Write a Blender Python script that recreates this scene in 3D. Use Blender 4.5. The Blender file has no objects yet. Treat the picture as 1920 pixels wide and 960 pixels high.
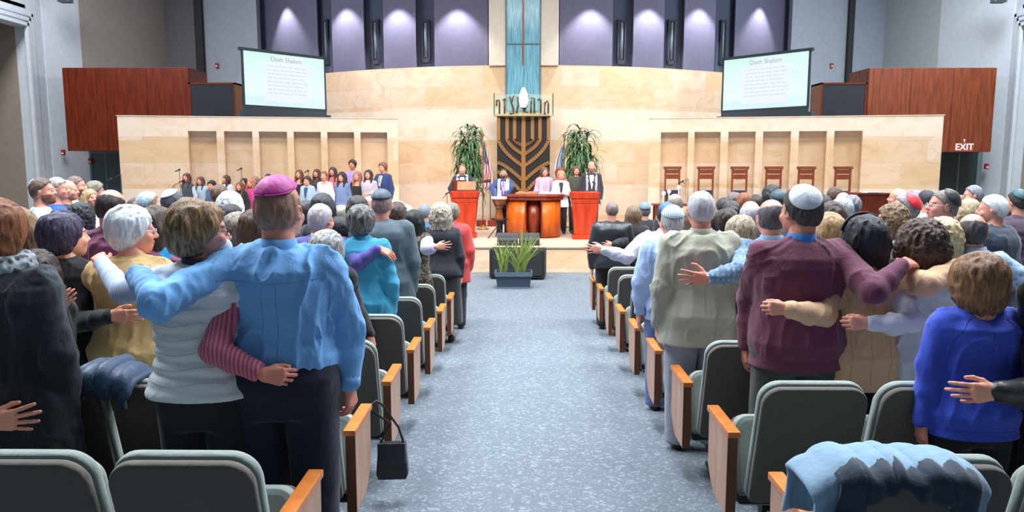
import bpy, math, random
import numpy as np
from mathutils import Vector, Matrix, Euler
R = math.radians
C = bpy.context.scene.collection
# ------------------------------------------------------------ camera
CZ = 1.68; FPX = 1400.0
PITCH = math.atan(175/1400); YAW = math.atan(18/1400)
cd = bpy.data.cameras.new('camera'); cam = bpy.data.objects.new('camera', cd); C.objects.link(cam)
cam.location = (0, 0, CZ); cam.rotation_euler = (math.pi/2-PITCH, 0, YAW)
cd.sensor_width = 36; cd.lens = FPX/1920*36; cd.clip_end = 200
cd.dof.use_dof = True; cd.dof.focus_distance = 3.6; cd.dof.aperture_fstop = 9
bpy.context.scene.camera = cam
vs = bpy.context.scene.view_settings
vs.view_transform = 'Standard'; vs.look = 'None'; vs.gamma = 1; vs.use_curve_mapping = False
vs.exposure = 0.0
# ------------------------------------------------------------ world and lamps
w = bpy.data.worlds.new('hall_air'); bpy.context.scene.world = w; w.use_nodes = True
w.node_tree.nodes['Background'].inputs[0].default_value = (.70, .85, 1.0, 1)
w.node_tree.nodes['Background'].inputs[1].default_value = 0.15
def area(name, loc, size, power, col, rot=(0, 0, 0), sy=None, spread=180):
    l = bpy.data.lights.new(name, 'AREA'); l.energy = power; l.color = col; l.size = size
    if sy: l.shape = 'RECTANGLE'; l.size_y = sy
    l.spread = R(spread)
    o = bpy.data.objects.new(name, l); o.location = loc; o.rotation_euler = rot; C.objects.link(o); return o
def spot(name, loc, power, col, angle, blend=.3, rot=(0, 0, 0), rad=.05):
    l = bpy.data.lights.new(name, 'SPOT'); l.energy = power; l.color = col; l.spot_size = R(angle); l.spot_blend = blend
    l.shadow_soft_size = rad
    o = bpy.data.objects.new(name, l); o.location = loc; o.rotation_euler = rot; C.objects.link(o); return o
area('house_light', (-5.5, 7.2, 8.8), 3, 1230, (.88, .95, 1), sy=7, spread=140)
area('house_light', (5.5, 7.2, 8.8), 3, 1230, (.88, .95, 1), sy=7, spread=140)
area('house_light', (0, 8.6, 8.8), 2.2, 820, (.88, .95, 1), sy=8, spread=120)
area('side_wall_fill', (-12.0, 17, 8.8), 2, 1000, (.94, .95, 1), sy=7, rot=(0, R(-20), 0))  # unseen fill lamp, added to brighten the upper side wall
area('side_wall_fill', (12.0, 17, 8.8), 2, 1500, (.88, .95, 1), sy=7, rot=(0, R(20), 0))  # its added twin, stronger for the lighter side
area('stage_light', (0, 15.0, 8.4), 7, 290, (1, .92, .84), rot=(R(24), 0, 0), sy=2, spread=120)
area('front_light', (-3, 9.5, 8.6), 3, 105, (1, .93, .86), rot=(R(52), 0, R(-8)), sy=.8, spread=70)
area('front_light', (3, 9.5, 8.6), 3, 105, (1, .93, .86), rot=(R(52), 0, R(8)), sy=.8, spread=70)
area('stage_light', (-7.5, 14.6, 8.2), 4, 165, (1, .93, .86), rot=(R(26), 0, R(8)), sy=1.5, spread=120)
area('stage_light', (7.5, 14.6, 8.2), 4, 165, (1, .93, .86), rot=(R(26), 0, R(-8)), sy=1.5, spread=120)
# ------------------------------------------------------------ pixel to place
_f = np.array([-math.sin(YAW)*math.cos(PITCH), math.cos(YAW)*math.cos(PITCH), -math.sin(PITCH)])
_r = np.array([math.cos(YAW), math.sin(YAW), 0.]); _u = np.cross(_r, _f)
def at(x, y, Y):
    d = _f*FPX+_r*(x-960)+_u*(480-y); return np.array([0, 0, CZ])+d*(Y/d[1])
def floor_z(Y): return -.0515*min(max(Y, -3), 12.9)
STAGE = -.10
# ------------------------------------------------------------ materials
def lin(c):
    c = [v/255 for v in c[:3]]
    return tuple(v/12.92 if v <= .04045 else ((v+.055)/1.055)**2.4 for v in c)+(1,)
_M = {}
def base_mat(name):
    m = bpy.data.materials.new(name); m.use_nodes = True
    return m, m.node_tree.nodes, m.node_tree.links, m.node_tree.nodes['Principled BSDF']
def node(N, t, **k):
    n = N.new(t)
    for a, b in k.items():
        if a.startswith('i_'): n.inputs[a[2:].replace('_', ' ')].default_value = b
        else: setattr(n, a, b)
    return n
def coords(N, L, scale=(1, 1, 1), rot=(0, 0, 0)):
    tc = N.new('ShaderNodeTexCoord'); mp = N.new('ShaderNodeMapping'); mp.inputs['Scale'].default_value = scale
    mp.inputs['Rotation'].default_value = rot
    L.new(tc.outputs['Object'], mp.inputs['Vector']); return mp.outputs['Vector']
def mixc(N, L, fac, a, b):
    m = N.new('ShaderNodeMix'); m.data_type = 'RGBA'
    for i, v in ((6, a), (7, b)):
        if isinstance(v, tuple): m.inputs[i].default_value = v
        else: L.new(v, m.inputs[i])
    if isinstance(fac, (int, float)): m.inputs[0].default_value = fac
    else: L.new(fac, m.inputs[0])
    return m.outputs[2]
def bumpit(N, L, b, h, strength=.3, dist=.01):
    n = N.new('ShaderNodeBump'); n.inputs['Strength'].default_value = strength; n.inputs['Distance'].default_value = dist
    L.new(h, n.inputs['Height']); L.new(n.outputs[0], b.inputs['Normal'])
def mat(kind, col, col2=None, rough=.7, metal=0, scale=1.0, emit=0, spec=.5):
    """procedural material by kind: plain fabric stripes ribs plaid floral hair skin wood stone metal"""
    key = (kind, tuple(col), tuple(col2) if col2 else None, rough, metal, scale, emit, spec)
    if key in _M: return _M[key]
    m, N, L, b = base_mat(kind); _M[key] = m
    c1 = lin(col); c2 = lin(col2) if col2 else tuple(min(1, v*.72) for v in c1[:3])+(1,)
    b.inputs['Roughness'].default_value = rough; b.inputs['Metallic'].default_value = metal
    b.inputs['Specular IOR Level'].default_value = spec
    def ramp(out, p0, p1):
        r = N.new('ShaderNodeMapRange'); r.inputs[1].default_value = p0; r.inputs[2].default_value = p1; L.new(out, r.inputs[0]); return r.outputs[0]
    if kind == 'plain':
        n = node(N, 'ShaderNodeTexNoise', i_Scale=6*scale); L.new(coords(N, L), n.inputs['Vector'])
        L.new(mixc(N, L, ramp(n.outputs[0], .35, .65), c1, tuple(v*.93 for v in c1[:3])+(1,)), b.inputs['Base Color'])
        if emit: b.inputs['Base Color'].links and L.remove(b.inputs['Base Color'].links[0]); b.inputs['Base Color'].default_value = (.02, .02, .02, 1)
        if emit: b.inputs['Emission Color'].default_value = c1; b.inputs['Emission Strength'].default_value = emit
    elif kind in ('fabric', 'stripes', 'ribs', 'plaid', 'floral'):
        n = node(N, 'ShaderNodeTexNoise', i_Scale=4.0, i_Detail=4); L.new(coords(N, L), n.inputs['Vector'])
        base = mixc(N, L, ramp(n.outputs[0], .3, .7), c1, tuple(v*.86 for v in c1[:3])+(1,))
        if kind in ('stripes', 'ribs', 'plaid'):
            wv = node(N, 'ShaderNodeTexWave', i_Scale=scale*12.0); wv.bands_direction = 'X'; L.new(coords(N, L), wv.inputs['Vector'])
            base = mixc(N, L, ramp(wv.outputs[1], .45, .6) if kind != 'ribs' else wv.outputs[1], base, c2)
            if kind == 'plaid':
                w2 = node(N, 'ShaderNodeTexWave', i_Scale=scale*12.0); w2.bands_direction = 'Z'; L.new(coords(N, L), w2.inputs['Vector'])
                base = mixc(N, L, ramp(w2.outputs[1], .5, .8), base, c2)
        if kind == 'floral':
            v = node(N, 'ShaderNodeTexVoronoi', i_Scale=28*scale); L.new(coords(N, L), v.inputs['Vector'])
            base = mixc(N, L, ramp(v.outputs[0], .5, .3), base, c2)
        L.new(base, b.inputs['Base Color'])
        f = node(N, 'ShaderNodeTexNoise', i_Scale=60, i_Detail=3); L.new(coords(N, L), f.inputs['Vector'])
        wr = node(N, 'ShaderNodeTexNoise', i_Scale=5.5, i_Detail=3, i_Distortion=.8); L.new(coords(N, L, (1.6, 1.6, .8)), wr.inputs['Vector'])
        ad = N.new('ShaderNodeMath'); ad.operation = 'MULTIPLY_ADD'; ad.inputs[1].default_value = 5.0; L.new(wr.outputs[0], ad.inputs[0]); L.new(f.outputs[0] if kind != 'ribs' else wv.outputs[1], ad.inputs[2])
        bumpit(N, L, b, ad.outputs[0], .35, .005)
        b.inputs['Sheen Weight'].default_value = .15
    elif kind == 'hair':
        n = node(N, 'ShaderNodeTexNoise', i_Scale=9, i_Detail=5, i_Roughness=.7); L.new(coords(N, L, (9, 9, 1.6)), n.inputs['Vector'])
        L.new(mixc(N, L, ramp(n.outputs[0], .38, .66), c1, c2), b.inputs['Base Color'])
        bumpit(N, L, b, n.outputs[0], .7, .012)
        b.inputs['Anisotropic'].default_value = .5
    elif kind == 'skin':
        a = N.new('ShaderNodeVertexColor'); a.layer_name = 'Col'
        n = node(N, 'ShaderNodeTexNoise', i_Scale=35, i_Detail=3); L.new(coords(N, L), n.inputs['Vector'])
        mul = N.new('ShaderNodeMix'); mul.data_type = 'RGBA'; mul.blend_type = 'MULTIPLY'; mul.inputs[0].default_value = 1
        L.new(a.outputs[0], mul.inputs[6]); L.new(mixc(N, L, n.outputs[0], (1, .9, .88, 1), (.92, .84, .82, 1)), mul.inputs[7])
        L.new(mul.outputs[2], b.inputs['Base Color']); b.inputs['Subsurface Weight'].default_value = 0
        bumpit(N, L, b, n.outputs[0], .12, .003)
    elif kind == 'wood':
        n = node(N, 'ShaderNodeTexNoise', i_Scale=3*scale, i_Detail=6, i_Distortion=.4); L.new(coords(N, L, (5, 5, .5)), n.inputs['Vector'])
        L.new(mixc(N, L, ramp(n.outputs[0], .35, .65), c1, c2), b.inputs['Base Color'])
    elif kind == 'stone':
        br = node(N, 'ShaderNodeTexBrick', offset=.5, i_Scale=1.0); br.inputs['Brick Width'].default_value = 1.15; br.inputs['Row Height'].default_value = .56
        br.inputs['Mortar Size'].default_value = .004; br.inputs['Bias'].default_value = 0
        tc = N.new('ShaderNodeTexCoord'); sx = N.new('ShaderNodeSeparateXYZ'); cb = N.new('ShaderNodeCombineXYZ')
        L.new(tc.outputs['Object'], sx.inputs[0]); L.new(sx.outputs[0], cb.inputs[0]); L.new(sx.outputs[2], cb.inputs[1]); L.new(cb.outputs[0], br.inputs['Vector'])
        br.inputs['Color1'].default_value = lin((214, 184, 146)); br.inputs['Color2'].default_value = lin((222, 202, 182)); br.inputs['Mortar'].default_value = lin((196, 172, 144))
        # alternating courses: honey and pale
        rw = N.new('ShaderNodeMath'); rw.operation = 'SINE'; mm = N.new('ShaderNodeMath'); mm.operation = 'MULTIPLY'; mm.inputs[1].default_value = math.pi/1.12*1.0
        L.new(sx.outputs[2], mm.inputs[0]); L.new(mm.outputs[0], rw.inputs[0])
        n = node(N, 'ShaderNodeTexNoise', i_Scale=1.7, i_Detail=6, i_Roughness=.65, i_Distortion=1.2); L.new(coords(N, L, (1, 1, 1.6)), n.inputs['Vector'])
        base = mixc(N, L, ramp(n.outputs[0], .45, .85), br.outputs[0], lin((200, 160, 110)))
        cr = mixc(N, L, ramp(rw.outputs[0], .25, .35), base, mixc(N, L, ramp(n.outputs[0], .2, .6), br.outputs[0], lin((228, 214, 198))))
        L.new(cr, b.inputs['Base Color']); b.inputs['Roughness'].default_value = .6
        bumpit(N, L, b, br.outputs[1], -.2, .004)
    elif kind == 'carpet':
        L1 = coords(N, L)
        v = node(N, 'ShaderNodeTexVoronoi', i_Scale=13, feature='DISTANCE_TO_EDGE'); L.new(L1, v.inputs['Vector'])
        n = node(N, 'ShaderNodeTexNoise', i_Scale=26, i_Detail=5, i_Distortion=1.5); L.new(L1, n.inputs['Vector'])
        n2 = node(N, 'ShaderNodeTexNoise', i_Scale=240, i_Detail=2); L.new(L1, n2.inputs['Vector'])
        base = mixc(N, L, ramp(n.outputs[0], .5, .62), c1, c2)
        base = mixc(N, L, ramp(v.outputs[0], .09, .02), base, tuple(v_*.9 for v_ in c1[:3])+(1,))
        base = mixc(N, L, ramp(n2.outputs[0], .35, .75), base, tuple(v_*.8 for v_ in c1[:3])+(1,))
        L.new(base, b.inputs['Base Color']); bumpit(N, L, b, n2.outputs[0], .5, .006)
        b.inputs['Roughness'].default_value = .95
    return m
def M(kind, *c, **k): return mat(kind, *c, **k)
# ------------------------------------------------------------ object helpers
def tag(o, label=None, cat=None, group=None, kind=None):
    if label: o['label'] = label
    if cat: o['category'] = cat
    if group: o['group'] = group
    if kind: o['kind'] = kind
    return o
def empty(name, loc, rz=0, **t):
    o = bpy.data.objects.new(name, None); o.location = loc; o.rotation_euler = (0, 0, rz); C.objects.link(o); return tag(o, **t)
class MB:
    def __init__(s): s.v = []; s.f = []; s.sm = []
    def add(s, vs_, fs, smooth=False):
        n = len(s.v); s.v += [tuple(map(float, p)) for p in vs_]; s.f += [tuple(i+n for i in f) for f in fs]; s.sm += [smooth]*len(fs); return s
    def box(s, lo, hi, mtx=None):
        x0, y0, z0 = lo; x1, y1, z1 = hi
        vs_ = [(x0, y0, z0), (x1, y0, z0), (x1, y1, z0), (x0, y1, z0), (x0, y0, z1), (x1, y0, z1), (x1, y1, z1), (x0, y1, z1)]
        if mtx is not None: vs_ = [mtx @ Vector(p) for p in vs_]
        return s.add(vs_, [(0, 3, 2, 1), (4, 5, 6, 7), (0, 1, 5, 4), (1, 2, 6, 5), (2, 3, 7, 6), (3, 0, 4, 7)])
    def prism(s, poly, a, b, axis='y', smooth=False):
        """poly of (u,v); axis y: (u,a..b,v); z: (u,v,a..b); x: (a..b,u,v)"""
        n = len(poly)
        f = {'y': lambda p, t: (p[0], t, p[1]), 'z': lambda p, t: (p[0], p[1], t), 'x': lambda p, t: (t, p[0], p[1])}[axis]
        vs_ = [f(p, a) for p in poly]+[f(p, b) for p in poly]
        k = len(s.v); s.add(vs_, [tuple(range(n))[::-1], tuple(range(n, 2*n))]); s.sm[-2:] = [False, False]
        s.f += [(k+i, k+(i+1) % n, k+n+(i+1) % n, k+n+i) for i in range(n)]; s.sm += [smooth]*n; return s
    def tube(s, pts, r, seg=8, cap=True):
        pts = [Vector(p) for p in pts]; rs = r if isinstance(r, (list, tuple)) else [r]*len(pts)
        k = len(s.v); up = None; rings = []
        for i, p in enumerate(pts):
            t = (pts[min(i+1, len(pts)-1)]-pts[max(i-1, 0)]).normalized()
            if up is None: up = Vector((0, 0, 1)) if abs(t.z) < .9 else Vector((1, 0, 0))
            a = t.cross(up)
            a = a.normalized() if a.length > 1e-4 else Vector((1, 0, 0)); b = a.cross(t).normalized(); up = b
            rings.append([p+(a*math.cos(q)+b*math.sin(q))*rs[i] for q in [2*math.pi*j/seg for j in range(seg)]])
        vs_ = [q for rg in rings for q in rg]; fs = []
        for i in range(len(pts)-1):
            for j in range(seg): fs.append((i*seg+j, i*seg+(j+1) % seg, (i+1)*seg+(j+1) % seg, (i+1)*seg+j))
        s.add(vs_, fs, True)
        if cap: s.add(rings[0], [tuple(range(seg))]); s.add(rings[-1], [tuple(range(seg))[::-1]])
        return s
    def lathe(s, prof, seg=24, c=(0, 0, 0), smooth=True):
        vs_ = []; fs = []
        for (r, z) in prof:
            for j in range(seg): q = 2*math.pi*j/seg; vs_.append((c[0]+r*math.cos(q), c[1]+r*math.sin(q), c[2]+z))
        for i in range(len(prof)-1):
            for j in range(seg): fs.append((i*seg+j, i*seg+(j+1) % seg, (i+1)*seg+(j+1) % seg, (i+1)*seg+j))
        return s.add(vs_, fs, smooth)
    def ball(s, c, r, seg=12):
        r = r if isinstance(r, (tuple, list)) else (r, r, r); vs_ = []; fs = []; n = seg//2+1
        for i in range(n):
            a = math.pi*i/(n-1)
            for j in range(seg): q = 2*math.pi*j/seg; vs_.append((c[0]+r[0]*math.sin(a)*math.cos(q), c[1]+r[1]*math.sin(a)*math.sin(q), c[2]+r[2]*math.cos(a)))
        for i in range(n-1):
            for j in range(seg): fs.append((i*seg+j, (i+1)*seg+j, (i+1)*seg+(j+1) % seg, i*seg+(j+1) % seg))
        return s.add(vs_, fs, True)
    def build(s, name, m, parent=None, bevel=0, loc=None, rot=None):
        me = bpy.data.meshes.new(name); me.from_pydata(s.v, [], s.f); me.materials.append(m)
        me.polygons.foreach_set('use_smooth', s.sm)
        import bmesh
        b = bmesh.new(); b.from_mesh(me); bmesh.ops.remove_doubles(b, verts=b.verts, dist=1e-5)
        bmesh.ops.recalc_face_normals(b, faces=b.faces)
        if bevel:
            es = [e for e in b.edges if len(e.link_faces) == 2 and e.calc_face_angle(0) > .6]
            bmesh.ops.bevel(b, geom=es, offset=bevel, segments=2, affect='EDGES', profile=.6)
        b.to_mesh(me); b.free()
        o = bpy.data.objects.new(name, me); C.objects.link(o)
        if parent: o.parent = parent
        if loc is not None: o.location = loc
        if rot is not None: o.rotation_euler = rot
        return o
def copy_tree(o, parent=None):
    c = o.copy(); C.objects.link(c)
    if parent: c.parent = parent
    for ch in list(o.children): copy_tree(ch, c)
    return c
def rrect(w, h, r, n=6, x0=0, z0=0, rb=None):
    """rounded rectangle outline, centred on x0, from z0 up"""
    rb = r if rb is None else rb; pts = []
    for (cx, cz, a0, rr) in ((w/2-rb, rb, -90, rb), (w/2-r, h-r, 0, r), (-w/2+r, h-r, 90, r), (-w/2+rb, rb, 180, rb)):
        for i in range(n+1): a = R(a0+90*i/n); pts.append((x0+cx+rr*math.cos(a), z0+cz+rr*math.sin(a)))
    return pts
def struct(mb, name, m, **k): return tag(mb.build(name, m, **k), kind='structure')
def text(body, name, m, size, loc, rot, parent=None, extrude=.004, align='CENTER'):
    cu = bpy.data.curves.new(name, 'FONT'); cu.body = body; cu.size = size; cu.extrude = extrude; cu.align_x = align; cu.align_y = 'CENTER'
    t = bpy.data.objects.new(name, cu); C.objects.link(t); bpy.context.view_layer.update()
    me = bpy.data.meshes.new_from_object(t.evaluated_get(bpy.context.evaluated_depsgraph_get()))
    bpy.data.objects.remove(t); me.materials.clear(); me.materials.append(m)
    o = bpy.data.objects.new(name, me); C.objects.link(o); o.location = loc; o.rotation_euler = rot
    if parent: o.parent = parent
    return o
# ============================================================ the hall
WHITE = M('plain', (205, 214, 222), rough=.85)
GREYW = M('plain', (176, 184, 196), rough=.85)
WARMW = M('plain', (168, 160, 152), rough=.85)
STONE = M('stone', (222, 190, 148))
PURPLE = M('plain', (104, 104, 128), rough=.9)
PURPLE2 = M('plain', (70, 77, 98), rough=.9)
DARK = M('plain', (22, 26, 34), rough=.6)
BEIGE = M('plain', (214, 206, 192), rough=.8)
MAHOG = M('wood', (112, 40, 16), (82, 26, 10), rough=.35)
MAHOGL = M('wood', (132, 66, 40), (104, 48, 28), rough=.4)
CX = .07
# floor: sloping carpet, flat before the platform
mb = MB(); ys = [-2, 0, 3, 6, 9, 12.9, 28]
for a, b_ in zip(ys, ys[1:]):
    mb.add([(-15, a, floor_z(a)), (15, a, floor_z(a)), (15, b_, floor_z(b_)), (-15, b_, floor_z(b_))], [(0, 1, 2, 3)])
struct(mb, 'floor', M('carpet', (103, 112, 122), (148, 156, 163)))
# platform
SF = 15.85
mb = MB(); mb.box((-9.6, SF, -.665), (9.8, 24, STAGE-.03)); struct(mb, 'stage_riser', M('stone', (222, 190, 148)), bevel=.01)
mb = MB(); mb.box((-9.65, SF-.03, STAGE-.03), (9.85, 24, STAGE)); struct(mb, 'stage_floor', M('plain', (188, 164, 146), rough=.75))
# curved stone wall and the purple wall over it
RC = 11.3; Y0 = 22.4
def cy(X, d=0): return Y0+RC-math.sqrt(max(.01, (RC-d)**2-(X-CX)**2))
def arc(mb, x0, x1, z0, z1, d=0, n=24, thick=.3):
    f, bk = [], []
    for i in range(n+1):
        X = x0+(x1-x0)*i/n; f.append((X, cy(X, -d))); bk.append((X, cy(X, -d)+thick))
    for i in range(n):
        (xa, ya), (xb, yb) = f[i], f[i+1]; (xc, yc), (xd, yd) = bk[i], bk[i+1]
        mb.add([(xa, ya, z0), (xb, yb, z0), (xb, yb, z1), (xa, ya, z1)], [(0, 1, 2, 3)], False)
        mb.add([(xc, yc, z0), (xd, yd, z0), (xd, yd, z1), (xc, yc, z1)], [(3, 2, 1, 0)], False)
        mb.add([(xa, ya, z1), (xb, yb, z1), (xd, yd, z1), (xc, yc, z1)], [(0, 1, 2, 3)], False)
    for i, s in ((0, 1), (n, -1)):
        (xa, ya), (xc, yc) = f[i], bk[i]
        mb.add([(xa, ya, z0), (xc, yc, z0), (xc, yc, z1), (xa, ya, z1)], [(0, 1, 2, 3)])
    return mb
def Xat(px, y=100):   # where a sight line meets the curved wall
    X = 0.
    for _ in range(30): X = at(px, y, cy(min(max(X, -10.5), 10.6)))[0]
    return X
ZT = at(982, 122, Y0)[2]
mb = MB(); arc(mb, -8.6, 8.74, STAGE, ZT, n=60); struct(mb, 'wall_apse', STONE)
# beige pilasters and the tall fused glass panel
for n_, (a, b_) in enumerate(((917, 948), (1014, 1047))):
    mb = MB(); mb.box((Xat(a), Y0-.08, ZT-.02), (Xat(b_), Y0+.3, 9.4)); struct(mb, 'trim_%d' % (n_+1), BEIGE, bevel=.01)
gm, N, L, b_ = base_mat('fused_glass')
wv = node(N, 'ShaderNodeTexNoise', i_Scale=5, i_Detail=4); L.new(coords(N, L, (9, 1, .35)), wv.inputs['Vector'])
rg = N.new('ShaderNodeValToRGB'); rg.color_ramp.elements[0].position = .3; rg.color_ramp.elements[0].color = lin((70, 118, 134))
rg.color_ramp.elements[1].position = .72; rg.color_ramp.elements[1].color = lin((128, 184, 206))
L.new(wv.outputs[0], rg.inputs[0]); L.new(rg.outputs[0], b_.inputs['Base Color']); b_.inputs['Roughness'].default_value = .12
L.new(rg.outputs[0], b_.inputs['Emission Color']); b_.inputs['Emission Strength'].default_value = .28
bumpit(N, L, b_, wv.outputs[0], .6, .03)
gr = empty('glass_panel', ((Xat(948)+Xat(1014))/2, Y0-.06, 0), label='tall blue-green fused glass panel rising behind the ark', cat='glass panel')
gw = Xat(1014)-Xat(948)
zA, zB = at(982, 84, Y0)[2], at(982, 182, Y0)[2]
MB().box((-gw/2+.04, -.03, zB-.4), (gw/2-.04, .02, zA-.01)).build('pane', gm, gr)
MB().box((-gw/2+.04, -.03, zA+.02), (gw/2-.04, .02, 9.2)).build('pane', gm, gr)
MB().box((-gw/2, -.04, zB-.4), (-gw/2+.04, .05, 9.2)).box((gw/2-.04, -.04, zB-.4), (gw/2, .05, 9.2)).build('frame', M('plain', (80, 96, 104), rough=.4), gr)
MB().box((-gw/2+.04, -.05, zA-.012), (gw/2-.04, -.02, zA+.022)).build('glazing_bar', M('plain', (60, 86, 98), rough=.3), gr)
MB().tube([(0, -.055, zA-.6), (0, -.055, 9.2)], .022).build('hanging_rod', M('plain', (190, 128, 110), rough=.4, metal=.6), gr)
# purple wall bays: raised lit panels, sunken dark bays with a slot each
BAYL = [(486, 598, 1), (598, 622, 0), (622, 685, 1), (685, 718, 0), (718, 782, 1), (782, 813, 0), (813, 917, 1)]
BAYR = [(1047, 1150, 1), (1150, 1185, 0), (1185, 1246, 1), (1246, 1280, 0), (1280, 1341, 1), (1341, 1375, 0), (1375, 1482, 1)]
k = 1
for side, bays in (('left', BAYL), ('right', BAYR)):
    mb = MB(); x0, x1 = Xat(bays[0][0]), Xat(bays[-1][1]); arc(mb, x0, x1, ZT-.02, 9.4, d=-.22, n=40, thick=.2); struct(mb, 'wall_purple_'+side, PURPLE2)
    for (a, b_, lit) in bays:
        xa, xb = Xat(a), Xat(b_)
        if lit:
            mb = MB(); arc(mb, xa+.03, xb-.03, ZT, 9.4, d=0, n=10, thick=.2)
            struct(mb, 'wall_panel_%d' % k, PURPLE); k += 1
for (pc, y0_, y1_) in ((609, 37, 121), (703, 37, 120), (798, 38, 117), (1166, 37, 120), (1260, 37, 121), (1357, 38, 121)):
    X = Xat(pc); Y = cy(X, .2)-.02; za, zb = at(pc, y0_, Y)[2], at(pc, y1_, Y)[2]
    ang = math.asin(max(-1, min(1, (X-CX)/RC)))
    side_ = 'on the choir side' if pc < 960 else 'on the tall chairs side'
    nm = {609: 'beside the screen', 703: 'between the middle lit panels', 798: 'nearest the glass column'}.get(pc) or {1166: 'nearest the glass column', 1260: 'between the middle lit panels', 1357: 'beside the screen'}[pc]
    e = empty('wall_slot', (X, Y, 0), ang, label='dark slotted fixture on purple wall '+nm+', '+side_, cat='wall fixture', group='slotted fixtures on the purple wall')
    MB().box((-.13, -.05, zb), (-.08, .06, za)).box((.08, -.05, zb), (.13, .06, za)).box((-.13, -.05, za-.06), (.13, .06, za)).box((-.13, -.05, zb), (.13, .06, zb+.12)).build('frame', M('plain', (34, 42, 58)), e, bevel=.006)
    MB().box((-.08, .0, zb), (.08, .05, za)).build('backing', M('plain', (60, 70, 86)), e)
    MB().tube([(0, -.02, zb+.14), (0, -.02, za-.08)], .045, 12).build('tube', M('plain', (112, 124, 140), rough=.4), e)
for pc in (540, 651, 748, 858, 1107, 1215, 1310, 1422):
    X = Xat(pc); nx_ = (X-CX)/RC; ny_ = -math.sqrt(1-nx_**2); Y = cy(X)+ny_*.52; X += nx_*.52
    spot('wall_washer', (X, Y, at(pc, 8, Y)[2]+.52), 520, (1, .95, .98), 88, .5, rad=.04)
# side and rear corner walls as one outline per face
def wallstrip(name, p, q, z0, z1, m, th=.2):
    p, q = Vector(p), Vector(q); d = (q-p).normalized(); nrm = Vector((-d.y, d.x))
    mb = MB(); P = [p, q, q+nrm*th, p+nrm*th]; mb.prism([(v.x, v.y) for v in P], z0, z1, 'z'); return struct(mb, name, m)
def fx(px, Y): return (at(px, 200, Y)[0], Y)
FL = -.7
wallstrip('wall_left_corner', fx(386, 27.2), fx(488, 26.6), FL, 9.4, GREYW)
wallstrip('trim_3', fx(372, 27.0), fx(386, 27.0), FL, 9.4, DARK)
wallstrip('wall_left_rear', fx(318, 27.6), fx(372, 27.2), FL, 9.4, M('plain', (128, 124, 128), rough=.9))
wallstrip('wall_left_bay', fx(160, 23.6), fx(318, 27.6), FL, 9.4, WARMW)
wallstrip('wall_left_pier', fx(92, 22.4), fx(160, 23.6), FL, 9.4, WHITE)
wallstrip('wall_right_corner', fx(1478, 26.6), fx(1586, 27.2), FL, 9.4, GREYW)
wallstrip('trim_4', fx(1584, 27.0), fx(1594, 27.0), FL, 9.4, DARK)
wallstrip('wall_right_rear', fx(1592, 27.2), fx(1650, 27.6), FL, 9.4, M('plain', (172, 182, 196), rough=.9))
wallstrip('wall_right_bay', fx(1650, 27.6), fx(1752, 24.6), FL, 9.4, M('plain', (196, 204, 206), rough=.9))
wallstrip('wall_right_pier', fx(1752, 24.6), fx(1888, 22.2), FL, 9.4, WHITE)
# side walls with the tall framed openings
XL = at(90, 200, 22.4)[0]; XR = at(1890, 200, 22.2)[0]
def sidewall(side, X, s, w0, w1):
    zt = at(80 if s < 0 else 1896, 50, w1)[2]
    mb = MB(); mb.box((min(X, X+s*.35), w1, FL), (max(X, X+s*.35), 22.5, 9.4)); mb.box((min(X, X+s*.35), 5, zt), (max(X, X+s*.35), w1, 9.4)); mb.box((min(X, X+s*.35), 5, FL), (max(X, X+s*.35), w0, zt))
    struct(mb, 'wall_'+side, WHITE)
    mb = MB()
    for (a, o) in ((.0, .10), (.16, .06), (.3, .04)):
        mb.box((min(X-s*o, X), w1-.12-a*0+a, FL), (max(X-s*o, X), w1-.02+a, zt+.1+a)); mb.box((min(X-s*o, X), w0, zt+a), (max(X-s*o, X), w1+a, zt+.1+a))
    struct(mb, 'trim_%d' % (5 if s < 0 else 6), WHITE, bevel=.01)
    mb = MB(); mb.box((min(X+s*.35, X+s*1.9), w1, FL), (max(X+s*.35, X+s*1.9), w1+.2, zt+.5)); struct(mb, 'wall_alcove_'+side, M('plain', (150, 140, 128), rough=.9))
    zr = at(50 if s < 0 else 1900, 212, w1)[2]
    mb = MB(); mb.box((min(X+s*1.9, X+s*2), 5, zr), (max(X+s*1.9, X+s*2), w1, zt+.6)); struct(mb, 'wall_alcove_back_'+side, M('plain', (150, 142, 132), rough=.9))
    mb = MB(); mb.box((min(X+s*1.85, X+s*2), 5, FL), (max(X+s*1.85, X+s*2), w1, zr-.05)); struct(mb, 'wall_alcove_panel_'+side, M('plain', (176, 152, 126), rough=.8))
    mb = MB(); mb.box((min(X+s*1.8, X+s*1.9), 5, zr-.06), (max(X+s*1.8, X+s*1.9), w1, zr+.01)); struct(mb, 'trim_%d' % (7 if s < 0 else 8), M('plain', (96, 72, 60)))
    mb = MB(); mb.box((min(X, X+s*2), 5, zt+.5), (max(X, X+s*2), w1, zt+.6)); struct(mb, 'ceiling_alcove_'+side, M('plain', (150, 146, 142)))
sidewall('left', XL, -1, 8, 21.7); sidewall('right', XR, 1, 8, 21.9)
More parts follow.
